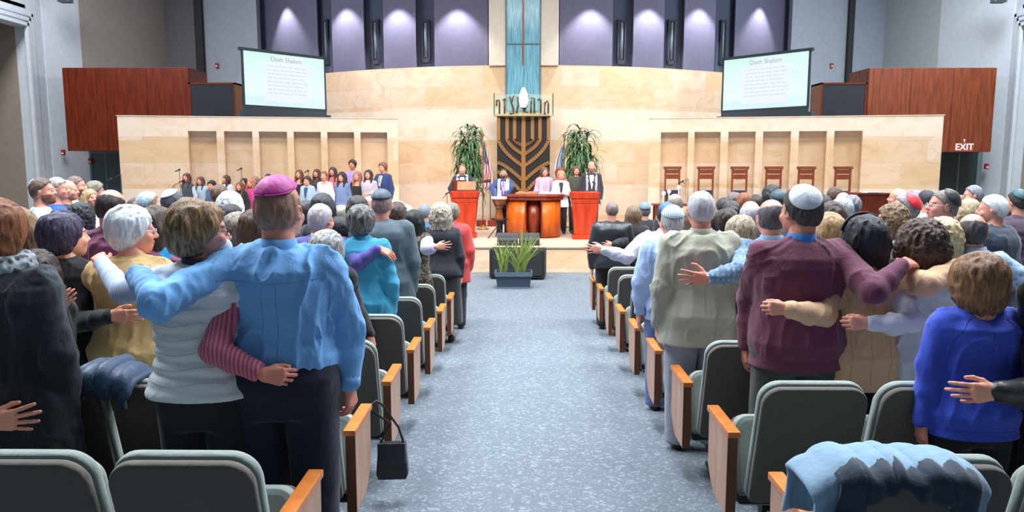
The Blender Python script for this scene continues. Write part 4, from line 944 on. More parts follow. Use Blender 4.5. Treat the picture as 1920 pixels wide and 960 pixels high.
    for sd in (-1, 1):
        Hd.ell((sd*.042, .066, -.025), (.020, .018, .020), .02)
        if lod < 3: Hd.ell((sd*.033, .092, .007), (.015, .012, .010), .002, 's'); Hd.ell((sd*.032, .074, .006), (.0125, .0125, .0125), .004)
        er = np.array(Matrix.Rotation(R(sd*-24), 3, 'Z') @ Matrix.Rotation(R(-10), 3, 'X'))
        Hd.ell((sd*.080, -.008, -.002), (.008, .020, .032), .006, rot=er.tolist())
        if lod < 2: Hd.ell((sd*.0885, -.004, .002), (.006, .011, .018), .002, 's')
    hv, hq = Hd.mesh(hh)
    # colours by feature
    sk = np.array(lin(SKINS[skin] if isinstance(skin, str) else skin)[:3]); hcol = np.array(lin(hair[1])[:3]) if hair else sk*.5
    def face_cols(v):
        c = np.tile(sk, (len(v), 1)); X_, Y_, Z_ = v[:, 0], v[:, 1], v[:, 2]
        def put(msk, col, a=1.): c[msk] = c[msk]*(1-a)+np.array(col)*a
        fr = Y_ > .055
        put(fr & (np.abs(X_) > .025) & (np.abs(X_) < .06) & (Z_ < -.008) & (Z_ > -.05), sk*np.array([1.05, .82, .80]), .6)
        put((Y_ > .078) & (((X_)/.024)**2+((Z_+.052)/.011)**2 < 1), np.array(lin((176, 86, 82))[:3]), .85)
        for sd in (-1, 1):
            ex = (X_-sd*.032); put((Y_ > .068) & ((ex/.015)**2+((Z_-.007)/.0085)**2 < 1), (.55, .5, .47), .9); put((Y_ > .068) & ((ex/.0075)**2+((Z_-.007)/.008)**2 < 1), (.03, .02, .015), 1)
            put((Y_ > .06) & (np.abs(ex) < .019) & (np.abs(Z_-.030+np.abs(ex)*.15) < .0045), hcol*.7, .8)
        if beard:
            put((Y_ > .0) & (Z_ < -.030) & (Z_ > -.13) & ~((((X_)/.022)**2+((Z_+.052)/.008)**2 < 1)) & ((np.abs(X_) > .028) | (Z_ < -.060) | ((Z_ < -.036) & (Z_ > -.045))), np.array(lin(beard)[:3]), .75)
        if hair and hair[0] in ('bald', 'fringe', 'crop'):
            put((Z_ > -.045) & (Z_ < .075) & (Y_ < .02) & (np.abs(X_) < .076), hcol, .35)
        return np.concatenate([c, np.ones((len(v), 1))], 1)
    parts = [rough_v]; cols = [np.concatenate([np.tile(sk, (len(rough_v[0]), 1)), np.ones((len(rough_v[0]), 1))], 1)]
    cols.append(face_cols(hv)); parts.append((hworld(hv), hq))
    for sd in (-1, 1):
        _, e, w_, d, n_, curl, spr, th = A[sd]; hsz = (1.0 if not fem else .9)*(.8 if kid else 1)*(H/1.7)**.3
        Fm = frame(d, n_); bk_ = Fm.T @ (-unit(w_-e)); v_, q_ = hand_sdf(sd, curl, spr, th, hsz, tuple(bk_)).mesh(hf*(hsz))
        v_ = (Fm @ v_.T).T+w_; parts.append((v_, q_)); hcg = sk*np.array([1.0, .86, .84]); cols.append(np.concatenate([np.tile(hcg, (len(v_), 1)), np.ones((len(v_), 1))], 1))
    root = make_mesh('person', parts, M('skin', (200, 150, 130), rough=.5), colf=np.concatenate(cols), smooth=1 if lod < 3 else 0)
    root.location = tuple(org); root.rotation_euler = (0, 0, rz); tag(root, label, 'person', group)
    rn = random.Random(int(px*7+top*13)); sd0 = int(px*3+top) % 1000
    # -------- clothes
    kind, scol = shirt[0], shirt[1]; pat = shirt[2] if len(shirt) > 2 else 'fabric'; scol2 = shirt[3] if len(shirt) > 3 else None; psc = shirt[4] if len(shirt) > 4 else 1.0
    smat = M(pat, scol, scol2, rough=.85 if kind != 'leather' else .4, scale=psc)
    inf = dict(shirt=.016, sweater=.020, blazer=.027, coat=.032, vest=.03, dress=.014, tee=.014, leather=.03, puffer=.04, cardigan=.024).get(kind, .02)
    zh = hem*s if hem else dict(shirt=.965, sweater=.86, blazer=.74, coat=.60, vest=.84, dress=.82, tee=.90, leather=.86, puffer=.82, cardigan=.74).get(kind, .86)*s
    G = SDF(); g = [list(r_) for r_ in T]
    fine = lod < 2
    for r_ in g: r_[3] += inf; r_[4] += inf*.9
    tp = g[-1]; tp[3] = nr_*hs+.010; tp[4] = nr_*hs+.010; tp[0] = 1.478*s
    if neck: g = [r_ for r_ in g if r_[0] < neck[0]*s-.02]+[[neck[0]*s, 0, -.012, neck[1]*u, .075*u]]
    if kind in ('blazer', 'coat', 'cardigan', 'leather', 'puffer', 'vest', 'sweater', 'shirt'):
        wmin = max(r_[3] for r_ in g[5:8])*(.93 if not fem else .86 if kind in ('blazer', 'coat') else .9)
        for r_ in g[2:6]: r_[3] = max(r_[3], wmin)
    if kind in ('coat', 'blazer', 'cardigan'):
        g[1][3] = max(g[1][3], g[2][3]+.01)
    low = g[1] if zh < .86*s else None
    g = [r_ for r_ in g[1:] if r_[0] > zh+.005*s]; bx = [zh, 0, g[0][2], g[0][3]*(1.0 if zh > .86*s else 1.04), g[0][4]*(1.0 if zh > .86*s else 1.04)]
    if kind == 'shirt': bx[3] *= .97; bx[4] *= .97
    G.loft([bx]+g, .03, p=2.35)
    pad = .012 if kind in ('blazer', 'coat') else 0
    sleeve_sep = sleeve[0] is not None or sleeve[1] is not None or kind == 'vest'
    SL = {-1: SDF(), 1: SDF()}
    for sd in (-1, 1):
        S0, e, w_, d = A[sd][:4]; Q = SL[sd] if sleeve_sep else G
        G.cap(V(sd*.055, -.014, zs+.042*s), S0+V(0, 0, pad*.6), .038*s+inf*.6, .052*s**.7+inf*.55+pad*.5, .05)
        if kind == 'vest': G.cap(S0, S0+(e-S0)*.12, ua+inf, ua+inf*.9, .02)
        if kind not in ('tee', 'sleeveless'):
            si = inf*(.8 if kind != 'vest' else .0)+(.010 if kind in ('shirt',) else .004)+(0 if kind != 'vest' else .014)
            Q.cap(S0, e, ua+si, ea+si*1.15, .03); wv_ = w_-unit(w_-e)*.012
            mid = e*.55+wv_*.45+V(0, 0, -.006); Q.cap(e, mid, ea+si*1.15, ea*.5+wa*.5+si*1.0, .015); Q.cap(mid, wv_, ea*.5+wa*.5+si, wa+si*.55+.004, .02); Q.cut(wv_, wv_-e) if sleeve_sep else None
        else: Q.cap(S0, S0+(e-S0)*.55, ua+.014, ua+.012, .02)
    if kind in ('shirt', 'blazer', 'coat', 'cardigan', 'leather', 'vest', 'puffer') and not collar:
        collar = scol if not (kind == 'blazer') else scol
    am = fold if fold is not None else dict(shirt=.009, sweater=.004, blazer=.004, coat=.005, dress=.005, leather=.006, puffer=.009, vest=.012, tee=.005, cardigan=.005).get(kind, .004)
    def folds(v, am=am, sd0=sd0):
        a = _vn(v*V(13, 13, 3.6)+_vn(v*4, sd0+5)[:, None]*1.5, sd0); b_ = _vn(v*V(8, 8, 11)+3, sd0+1)*.7+.5*_vn(v*V(26, 26, 17)+_vn(v*9, 4)[:, None]*1.3, sd0+2)
        arm = np.abs(v[:, 0]) > shw+.02; w1 = np.where(arm, .5, 1.)
        am = am*np.clip((v[:, 2]-zh-.012)/.08, 0, 1)
        if kind in ('puffer', 'vest'): return am*np.abs(np.sin((v[:, 2]+.012*b_)*math.pi/(.075 if kind == 'puffer' else .058)))*1.0-am*.4+.002*b_
        rg = (1-np.minimum(1, np.abs(a)*1.9))**2; return am*(2.0*rg*w1-.6+b_*(.35+.7*arm))
    nm = dict(shirt='shirt', sweater='sweater', blazer='jacket', coat='coat', vest='vest', dress='dress', tee='shirt', leather='jacket', puffer='jacket', cardigan='cardigan').get(kind, 'shirt')
    gv = G.mesh(hb); gm_ = make_mesh(nm, [gv], smat, root, folds if lod < 3 else None)
    if sleeve_sep:
        for i, sd in enumerate((-1, 1)):
            sc_ = sleeve[i] or (pat, scol, scol2, psc); make_mesh('sleeve', [SL[sd].mesh(hb*.8)], M(sc_[0], sc_[1], sc_[2] if len(sc_) > 2 else None, rough=.85, scale=sc_[3] if len(sc_) > 3 else 1.0), root, (lambda v: .004*_vn(v*V(14, 14, 14), 7)) if fine else None)
    if collar is not None and fine or (collar is not None and collar != scol):
        zc = hc[2]-.128*hs; zb_ = max(1.455*s, zc-.055); K = MB(); rr_ = nr_*hs+.012; n = 28; prof = [(1.42, -.034), (1.16, -.004), (1.04, .024), (.98, .054), (.94, .054), (.98, .018), (1.1, -.02), (1.3, -.044)]
        vs_ = []; fs = []
        for (f_, dz) in prof:
            for j in range(n):
                t = 2*math.pi*j/n; fr_ = max(0, math.sin(t)); vs_.append((rr_*f_*math.cos(t)+lean*.4, -.014+rr_*f_*math.sin(t)*1.05+fr_*.012, zb_+dz-fr_*.03))
        for i in range(len(prof)):
            for j in range(n): i2 = (i+1) % len(prof); fs.append((i*n+j, i*n+(j+1) % n, i2*n+(j+1) % n, i2*n+j))
        K.add(vs_, fs, True); K.build('collar', M('fabric', collar, rough=.8), root)
    if collar and kind in ('blazer',) and not fem and yaw > 90 or 'tie' in extras:
        pass
    # lower garment
    pk, pc = pants[0], pants[1]; pm = M(pants[2] if len(pants) > 2 else 'fabric', pc, pants[3] if len(pants) > 3 else None, rough=.9)
    Lw = SDF()
    if pk == 'trousers':
        Lw.loft([[.775*s, 0, -.012, .125*u, .10*u], [.88*s, 0, -.014, .165*u+.008, .118*u+.006], [.94*s, 0, -.016, .172*u+.008, .126*u+.004], [1.01*s, 0, 0, .156*u+.01, .116*u+.006]], .03)
        for sd in (-1, 1):
            hp = V(sd*.083*u, -.012, .86*s); kn = V(sd*.088*u, .008, .48*s); an = V(sd*.088*u, -.012, .07*s); Lw.cap(hp, kn, .086*u+.006, .070*u+.006, .025); Lw.cap(kn, an, .070*u+.004, .060*u+.004, .02)
        Lw.cut((0, 0, .045*s), (0, 0, -1)); nm = 'trousers'
    else:
        zl = pants[4] if len(pants) > 4 else .45
        Lw.loft([[zl*s, 0, 0, .20*u, .17*u], [.7*s, 0, 0, .185*u, .145*u], [.88*s, 0, -.01, .178*u, .13*u], [.95*s, 0, -.01, .172*u, .125*u], [1.03*s, 0, 0, .15*u, .113*u]], .03); nm = 'skirt'
    make_mesh(nm, [Lw.mesh(hb*1.15)], pm, root, (lambda v: .005*(1-2*np.abs(_vn(v*V(11, 11, 4), 9)))) if lod < 3 else None)
    Sh = MB()
    for sd in (-1, 1):
        S_ = SDF(); S_.ell((sd*.09*u, .05*s, .035), (.044, .125*s, .05), .02); S_.cap((sd*.09*u, -.03, .05), (sd*.09*u, -.03, .09), .04, .036, .02); S_.cut((0, 0, .004), (0, 0, -1)); make_mesh('shoe', [S_.mesh(.016 if lod < 2 else .024)], M('plain', (28, 24, 24), rough=.4), root)
    # hair
    if hair and hair[0] != 'bald':
        hk, hcl = hair[0], hair[1]; hc2 = hair[2] if len(hair) > 2 else tuple(min(255, v*1.35+6) for v in hcl)
        Hs = SDF(); up = hloc(hc+V(0, 0, 1))-hloc(hc); dn = -unit(up)*1.0
        if hk in ('short', 'fringe', 'crop'):
            e_ = .009 if hk == 'short' else .004
            skull(Hs, e_); Hs.ell((0, -.04, .0), (.070+e_, .062+e_, .075+e_), .02); pt, nn = HAIRLINE['short']
            if hk == 'fringe': Hs.cut((0, -.018, .066), (0, .35, 1)); Hs.cut((0, .02, 0), (0, 1, .05))
            else: Hs.cut(pt, nn)
            Hs.cut((0, -.06, -.052), (0, .25, -1)); Hs.ell((.085, .012, -.02), (.03, .03, .036), .01, 's'); Hs.ell((-.085, .012, -.02), (.03, .03, .036), .01, 's'); am_ = .0035; fq = V(40, 40, 16)
        elif hk == 'thick':
            skull(Hs, .020); Hs.ell((0, -.03, .045), (.095, .098, .088), .02); Hs.ell((0, -.05, -.01), (.078, .060, .075), .02); Hs.cut((0, .088, .082), (0, .78, -.62)); Hs.cut((0, -.06, -.075), (0, .25, -1)); am_ = .006; fq = V(30, 30, 14)
            Hs.ell((.098, .012, -.03), (.024, .026, .030), .01, 's'); Hs.ell((-.098, .012, -.03), (.024, .026, .030), .01, 's')
        elif hk == 'bob':
            Hs.ell((0, -.022, .028), (.106, .112, .103), .02); Hs.ell((0, -.03, -.04), (.102, .088, .075), .04); Hs.ell((0, -.045, -.085), (.084, .06, .05), .03); pt, nn = HAIRLINE['bob']; Hs.cut(pt, nn); am_ = .007; fq = V(26, 26, 7)
        elif hk == 'pixie':
            Hs.ell((0, -.020, .034), (.098, .108, .100), .02); Hs.ell((0, -.045, -.02), (.090, .072, .075), .03); Hs.cut((0, .088, .085), (0, .84, -.54)); Hs.cut((0, -.06, -.095), (0, .2, -1)); Hs.ell((.105, .025, -.035), (.03, .03, .036), .01, 's'); Hs.ell((-.105, .025, -.035), (.03, .03, .036), .01, 's'); am_ = .008; fq = V(24, 24, 12)
        elif hk in ('long', 'curly'):
            ex = .012 if hk == 'curly' else 0; Hs.ell((0, -.020, .028), (.098+ex, .108+ex, .100+ex), .02); Hs.ell((0, -.03, -.03), (.094+ex, .085+ex, .07), .04)
            L_ = hair[3] if len(hair) > 3 else .30; dd = unit(hrm.T @ V(0, 0, -1)); bk = V(0, -.055, -.02)
            for sx_ in (-.045, 0, .045): Hs.cap(bk+V(sx_, 0, 0), bk+V(sx_*1.15, -.012, 0)+dd*L_, .052+ex, .040+ex, .04)
            for sx_ in (-1, 1): Hs.cap((sx_*.07, -.01, -.01), V(sx_*.078, -.005, -.02)+dd*L_*.8, .030+ex*.5, .022+ex, .03)
            pt, nn = HAIRLINE['long']; Hs.cut(pt, nn)
            if L_ > .15:
                for sx_ in (-1, 1): Hs.cap((sx_*.080, .012, .0), V(sx_*.088, .03, -.02)+dd*L_*.35, .022, .026, .02); Hs.cap(V(sx_*.088, .03, -.02)+dd*L_*.35, V(sx_*.085, .075, -.02)+dd*L_*.85, .026, .018, .02)
            am_ = .008 if hk == 'curly' else .006; fq = V(44, 44, 36) if hk == 'curly' else V(34, 34, 4)
        elif hk == 'bun':
            skull(Hs, .012); Hs.cut((0, .086, .085), (0, .80, -.6)); Hs.ell((0, -.115, .03), (.042, .036, .042), .01); Hs.cut((0, -.06, -.075), (0, .25, -1)); am_ = .004; fq = V(30, 30, 10)
        elif hk == 'ponytail':
            skull(Hs, .012); Hs.cut((0, .086, .085), (0, .80, -.6)); Hs.cut((0, -.06, -.075), (0, .25, -1)); Hs.cap((0, -.10, .03), (0, -.135, -.16), .03, .018, .02); am_ = .004; fq = V(30, 30, 5)
        hv_, hq_ = Hs.mesh(hh*(1.0 if lod else .95))
        if len(hv_):
            dv_ = (lambda v: am_*((1-2*np.abs(_vn(v*fq+_vn(v*9, 3)[:, None]*1.2, sd0)))+.45*_vn(v*fq*2.6+_vn(v*14, 5)[:, None]*2, sd0+3)))
            ho = make_mesh('hair', [(hv_, hq_)], M('hair', hcl, hc2, rough=.55), root, dv_); ho.matrix_local = Matrix.Translation(tuple(hc)) @ (hr.to_4x4() @ Matrix.Scale(hs, 4))
    if beard and lod < 3:
        Bs = SDF(); Bs.ell((0, .056, -.080), (.045, .045, .040), .02); Bs.ell((.05, .03, -.055), (.022, .04, .045), .02); Bs.ell((-.05, .03, -.055), (.022, .04, .045), .02); Bs.cut((0, 0, -.058), (0, .3, 1)); v_, q_ = Bs.mesh(hh)
        if len(v_): bo = make_mesh('beard', [(v_, q_)], M('hair', beard, rough=.7), root, lambda v: .002*_vn(v*50, 3)); bo.matrix_local = Matrix.Translation(tuple(hc)) @ (hr.to_4x4() @ Matrix.Scale(hs, 4))
    if hat:
        # skullcap: a shallow cap, its centre turned back by hat[2] degrees
        hcol_, back, rad = hat[0], (hat[1] if len(hat) > 1 else 38), (hat[2] if len(hat) > 2 else 42); hp_ = hat[3] if len(hat) > 3 else 'fabric'; hc2_ = hat[4] if len(hat) > 4 else None; side_ = hat[5] if len(hat) > 5 else 0
        thick = .018 if (hair and hair[0] in ('thick', 'pixie', 'bob', 'long', 'curly')) else .012
        K = MB(); n, m_ = 32, 9; ax_ = Matrix.Rotation(R(back), 3, 'X') @ Matrix.Rotation(R(side_), 3, 'Y'); cc = Vector((0, -.012, .03)); rr_ = Vector((.077+thick, .095+thick, .094+thick))
        def pt_(a, t, off):
            d = ax_ @ Vector((math.sin(a)*math.cos(t), math.sin(a)*math.sin(t), math.cos(a))); k_ = 1/math.sqrt((d.x/rr_.x)**2+(d.y/rr_.y)**2+(d.z/rr_.z)**2); return cc+d*(k_+off)
        rings = [(R(rad)*i/m_, .005+.003*math.cos(i/m_*1.5)) for i in range(1, m_+1)]+[(R(rad), .001), (R(rad*.9), -.006)]
        vs_ = [pt_(0, 0, .009)]+[pt_(a, 2*math.pi*j/n, o_+(.0016 if (j % (n//4)) < 1 and hp_ == 'fabric' else 0)) for (a, o_) in rings for j in range(n)]; fs = [(0, 1+j, 1+(j+1) % n) for j in range(n)]
        for i in range(len(rings)-1):
            for j in range(n): fs.append((1+i*n+j, 1+(i+1)*n+j, 1+(i+1)*n+(j+1) % n, 1+i*n+(j+1) % n))
        K.add(vs_, fs, True); ko = K.build('skullcap', M(hp_, hcol_, hc2_, rough=.55, scale=2.0), root); ko.matrix_local = Matrix.Translation(tuple(hc)) @ (hr.to_4x4() @ Matrix.Scale(hs, 4))
        if lod < 2:
            K = MB(); K.tube([pt_(R(rad*.985), 2*math.pi*j/40, .004) for j in range(41)], .0022, 6, False); bo = K.build('cap_trim', M('fabric', tuple(min(255, c_*1.25+10) for c_ in hcol_) if hcol_[0] > 120 and hcol_[1] < 120 else tuple(max(0, int(c_*.85)) for c_ in hcol_)), ko)
    for ex in extras:
        if ex == 'glasses':
            K = MB()
            for sd in (-1, 1):
                K.tube([(sd*.033+.021*math.cos(t), .098+.004*math.cos(t)*0, .005+.016*math.sin(t)) for t in [i*2*math.pi/16 for i in range(17)]], .0016, 6); K.tube([(sd*.054, .096, .008), (sd*.074, .07, .012), (sd*.083, .0, .012), (sd*.084, -.012, -.004)], .0017, 6)
            K.tube([(-.012, .1, .008), (0, .103, .011), (.012, .1, .008)], .0016, 6); o_ = K.build('eyeglasses', M('plain', (200, 200, 205) if hair and hair[1][0] > 90 else (40, 36, 36), rough=.3, metal=.5), root); o_.matrix_local = Matrix.Translation(tuple(hc)) @ (hr.to_4x4() @ Matrix.Scale(hs, 4))
        elif ex == 'mask':
            S_ = SDF(); S_.ell((0, .062, -.055), (.058, .056, .046), .01); v_, q_ = S_.mesh(hh); o_ = make_mesh('face_mask', [(v_, q_)], M('fabric', (200, 214, 224)), root); o_.matrix_local = Matrix.Translation(tuple(hc)) @ (hr.to_4x4() @ Matrix.Scale(hs, 4))
        elif ex == 'headband':
            K = MB(); K.tube([(.105*math.sin(t), .01, .032+.105*math.cos(t)) for t in [R(a) for a in range(-80, 81, 10)]], .007, 6); o_ = K.build('headband', M('fabric', (20, 20, 24) if hair[1][0] < 40 else (225, 225, 228)), root); o_.matrix_local = Matrix.Translation(tuple(hc)) @ (hr.to_4x4() @ Matrix.Scale(hs, 4))
        elif isinstance(ex, tuple) and ex[0] in ('tallit', 'scarf'):
            # shawl band over the shoulders hanging down the front
            col, c2_ = ex[1], (ex[2] if len(ex) > 2 else (60, 90, 160)); wd_ = .105 if ex[0] == 'tallit' else .06; ln_ = .62*s if ex[0] == 'tallit' else .35*s; K = MB(); n = 14; path = []
            fy = .118*u+inf+.02
            tr_ = tree_of(gm_); sf = lambda x_, z_: hit(tr_, (x_, 1, z_), (0, -1, 0), (x_, fy, z_)).y; sbk = lambda x_, z_: hit(tr_, (x_, -1, z_), (0, 1, 0), (x_, -fy, z_)).y; st_ = lambda x_, y_: hit(tr_, (x_, y_, 3), (0, 0, -1), (x_, y_, zs+.05)).z
            for sd in (-1, 1):
                w2 = wd_*.5; xc_ = .098*u; rows_ = []
                def rw(f_, a_w): rows_.append([f_(-w2*a_w), f_(w2*a_w)])
                rows_.append([(0, sbk(0, zs-.045*s)-.010, zs-.045*s), (0, sbk(0, zs+.02*s)-.010, zs+.02*s)])
                for xx, zz in ((.05, .0), (.085, .012)): rows_.append([(sd*(xx+.02), sbk(sd*(xx+.02), zs-.05*s+zz)-.011, zs-.05*s+zz), (sd*xx*.9, sbk(sd*xx*.9, zs+.012*s+zz)-.011, zs+.012*s+zz)])
                for yy in (-.045, 0, .035): rows_.append([(sd*(xc_+w2*.8), yy, st_(sd*(xc_+w2*.8), yy)+.011), (sd*(xc_-w2*.55), yy, st_(sd*(xc_-w2*.55), yy)+.011)])
                for q_ in range(6):
                    z_ = zs+.0-ln_*q_/5; yo = max(sf(sd*(xc_+w2), z_), sf(sd*xc_, z_))+.010; rows_.append([(sd*(xc_+w2), yo-.008, z_), (sd*(xc_-w2), yo, z_)])
                vs_ = [tuple(p_) for r_ in rows_ for p_ in r_]; fs = [(2*i, 2*i+1, 2*i+3, 2*i+2) for i in range(len(rows_)-1)]; K.add(vs_, fs, True)
            o_ = K.build('prayer_shawl' if ex[0] == 'tallit' else 'scarf', M('stripes', col, c2_, scale=.6), root); sb = o_.modifiers.new('t', 'SOLIDIFY'); sb.thickness = .005; sb.offset = 0; sb = o_.modifiers.new('s', 'SUBSURF'); sb.levels = 1; sb.render_levels = 2
        elif isinstance(ex, tuple) and ex[0] == 'front':
            # shirt front and tie seen between the lapels
            fy = .113*u+inf+.007; K = MB(); z0, zm, z1 = 1.10*s, 1.33*s, 1.45*s
            tr_ = tree_of(gm_); vs_ = []; fs = []
            sf = lambda x_, z_: hit(tr_, (x_, 1, z_), (0, -1, 0), (x_, fy-.04, z_)).y
            for (w_, z_) in ((.008, z0), (.030, (z0+zm)/2), (.050, zm), (.056, 1.39*s), (.046, 1.43*s)): vs_ += [(-w_, sf(-w_, z_)+.004, z_), (0, sf(0, z_)+.008, z_), (w_, sf(w_, z_)+.004, z_)]
            for i in range(4): fs += [(i*3, i*3+1, i*3+4, i*3+3), (i*3+1, i*3+2, i*3+5, i*3+4)]
            K.add(vs_, fs, True); so_ = K.build('shirt_front', M('fabric', ex[1]), root)
            if len(ex) > 2: K = MB(); K.add([(-.016, sf(0, z0+.03)+.014, z0+.03), (.016, sf(0, z0+.03)+.014, z0+.03), (.014, sf(0, zm)+.014, zm), (-.014, sf(0, zm)+.014, zm), (.012, sf(0, 1.41*s)+.016, 1.42*s), (-.012, sf(0, 1.41*s)+.016, 1.42*s)], [(0, 1, 2, 3), (3, 2, 4, 5)]); K.build('necktie', M('fabric', ex[2]), root)
        elif isinstance(ex, tuple) and ex[0] == 'furcollar':
            K = SDF(); n = 12
            for i in range(n):
                t0, t1 = 2*math.pi*i/n, 2*math.pi*(i+1)/n; K.cap((.085*math.cos(t0), -.01+.08*math.sin(t0), 1.475*s+.01*math.sin(3*t0)), (.085*math.cos(t1), -.01+.08*math.sin(t1), 1.475*s+.01*math.sin(3*t1)), .045, .045, .02)
            make_mesh('scarf', [K.mesh(.009)], M('floral', ex[1], ex[2], scale=1.2), root, lambda v: .008*_vn(v*55, 3))
        elif isinstance(ex, tuple) and ex[0] == 'cuff':
            S0, e, w_ = A[ex[1]][:3]; d = unit(w_-e); K = MB(); K.tube([w_-d*.045, w_+d*.004], [wa+ex[3], wa+ex[3]*.9], 16); K.build('cuff', M('fabric', ex[2]), root, bevel=0)
        elif isinstance(ex, tuple) and ex[0] == 'ring':
            pass
        elif isinstance(ex, tuple) and ex[0] == 'watch':
            S0, e, w_ = A[ex[1]][:3]; d = unit(w_-e); K = MB(); K.tube([w_-d*.004, w_+d*.018], wa*.9+.006, 14); K.build('wristwatch', M('plain', (210, 214, 220), metal=.8, rough=.3), root)
    return root

def seams(root, part, lines, col, r=.0013):
    """raised seams following the back of a garment; lines of (x, z) in the figure's own frame"""
    ob = next(c_ for c_ in root.children if c_.name.split('.')[0] == part); tr = tree_of(ob)
    for ln in lines:
        pts = []
        for (a, b_) in zip(ln, ln[1:]):
            n = max(2, int(math.hypot(b_[0]-a[0], b_[1]-a[1])/.015))
            for i in range(n): t = i/n; h_ = tr.ray_cast(Vector((a[0]+(b_[0]-a[0])*t, -1, a[1]+(b_[1]-a[1])*t)), Vector((0, 1, 0))); pts.append(h_[0]) if h_[0] else None
        if len(pts) > 2: K = MB(); K.tube(pts, r, 5); K.build('seam', M('fabric', col), ob)
# ============================================================ the people
def a_(e, w_, d=(0, .1, -1), n=(0, -1, .1), curl=.3, spread=.14, thumb=.6):
    return dict(e=at(*e), w=at(*w_), d=np.array(d, float), n=np.array(n, float), curl=curl, spread=spread, thumb=thumb)
BLK = (24, 25, 30); NAVY = (22, 30, 56); JET = (20, 18, 22)
TR = lambda c: ('trousers', c)
GL, GR = 'audience on the choir side', 'audience on the tall-chair side'
# ---- nearest rows, choir side
f_blue = person(520, 335, 3.08, 'man in bright blue shirt and magenta skullcap, beside the aisle', build=1.32, hs=1.1, hair=('fringe', (140, 104, 88), (172, 138, 118)), skin='pink', hat=((190, 44, 148), 16, 52), head=(-12, -2),
  shirt=('shirt', (118, 178, 240)), pants=TR((18, 24, 48)), arms=(a_((298, 566, 2.74), (258, 516, 2.98), (-.3, .9, .1), (-.5, 0, .9), .8), a_((655, 612, 3.15), (655, 722, 3.12), (.05, .15, -1), (1, -.3, 0), .7)), fold=.012, hem=.955, extras=[('cuff', 1, (108, 172, 236), .02)], collar=(104, 168, 232))
f_vest = person(368, 375, 3.03, 'woman in quilted white vest with striped sleeves, hugging the man in bright blue', body='f', build=1.14, hs=1.08, head=(-52, 2), hair=('pixie', (84, 62, 40), (186, 150, 108)), skin='pink',
  shirt=('vest', (216, 224, 232)), hem=.92, pants=TR((18, 20, 34)), sleeve=(('ribs', (206, 220, 240), (110, 132, 180), 2.0), ('stripes', (206, 120, 142), (160, 78, 104), 1.6)), collar=(44, 44, 62), extras=['glasses', 'mask'],
  arms=(a_((232, 546, 3.3), (190, 492, 3.72), (-.5, .6, .25), (-.2, -.4, .9), .7), a_((402, 655, 2.88), (492, 702, 2.86), (1, 0, -.12), (0, -1, .25), [.8, .9, 1.0, 1.1], .1, .3)))
f_mustard = person(243, 387, 3.955, 'white-haired woman in mustard sweater with glasses', body='f', build=1.35, hs=1.08, head=(-55, 4), hair=('pixie', (196, 202, 208), (238, 240, 242)), skin='pink', shirt=('sweater', (218, 182, 122)), hem=.80, pants=TR(BLK), extras=['glasses'],
  arms=(a_((122, 570, 4.0), (98, 522, 4.25)), 'front'), fold=.008)
person(116, 398, 4.02, 'woman in black top with short dark hair and purple sheen', body='f', build=1.15, hs=1.08, head=(-35, 0), hair=('pixie', (30, 22, 32), (88, 80, 118)), shirt=('sweater', (26, 28, 36)), pants=TR(BLK),
  arms=('hug', a_((140, 605, 3.85), (206, 592, 3.70), (1, 0, -.05), (0, -1, .1), .2)))
person(28, 388, 4.05, 'woman with long light brown hair behind the black coat', body='f', hair=('long', (120, 92, 66), (170, 138, 104), .34), shirt=('cardigan', (110, 84, 92)), pants=TR(BLK), arms=('front', a_((70, 575, 4.2), (106, 530, 4.12), (1, 0, .35), (0, -1, .1), .15, .35)))
person(67, 468, 3.62, 'child with long dark brown hair beside the black coat', body='g', hair=('long', (42, 30, 28), (74, 54, 48), .26), shirt=('sweater', (28, 28, 36)), pants=TR(NAVY), arms=('down', a_((118, 640, 3.6), (112, 578, 3.5), (.4, -.2, .4), (0, -1, 0), .4)))
person(-10, 374, 2.98, 'woman in long black coat with fluffy grey scarf and auburn hair', body='f', build=1.28, hair=('bob', (112, 64, 38), (158, 100, 64)), shirt=('coat', (30, 36, 48)), hem=.35, pants=TR(BLK), extras=[('furcollar', (150, 160, 170), (40, 44, 50))], arms=('front', 'down'), fold=.01)
person(-200, 380, 3.05, 'person at the picture edge resting a hand on the black coat', build=1.1, shirt=('blazer', BLK), arms=('down', a_((-60, 800, 2.85), (-18, 792, 2.74), (1, 0, .12), (0, -1, .1), .1, .3)))
# ---- nearest rows, chairs side
f_maroon = person(1505, 350, 3.955, 'man in maroon sweater and white skullcap with blue collar', build=1.36, hs=1.09, skin='pink', head=(22, 0), hair=('short', (52, 44, 44), (96, 88, 88)), hat=((216, 224, 232), 42, 47, 'fabric', None, -22), shirt=('sweater', (104, 46, 72)), hem=.80, collar=(40, 118, 200), pants=TR((66, 70, 64)),
  arms=(a_((1404, 560, 4.1), (1399, 648, 4.08), (.0, .15, -1), (-1, -.2, 0), .5), a_((1638, 545, 3.66), (1692, 497, 3.75), (.75, .6, .1), (0, -.5, .9), .6)), fold=.006)
f_tan = person(1625, 403, 3.955, 'woman in tan blazer with long straight black hair and hairband', body='f', build=1.12, hs=1.1, hair=('long', (16, 16, 20), (46, 50, 62), .44), shirt=('blazer', (214, 172, 134)), hem=.75, pants=TR(JET), extras=['headband'], collar=(204, 162, 124),
  arms=(a_((1545, 590, 3.8), (1476, 579, 3.66), (-1, 0, .03), (0, -1, .2), 1.05, .05, .2), a_((1738, 532, 3.72), (1796, 497, 3.86), (.8, .6, .1), (0, -.4, 1), .6)), fold=.007)
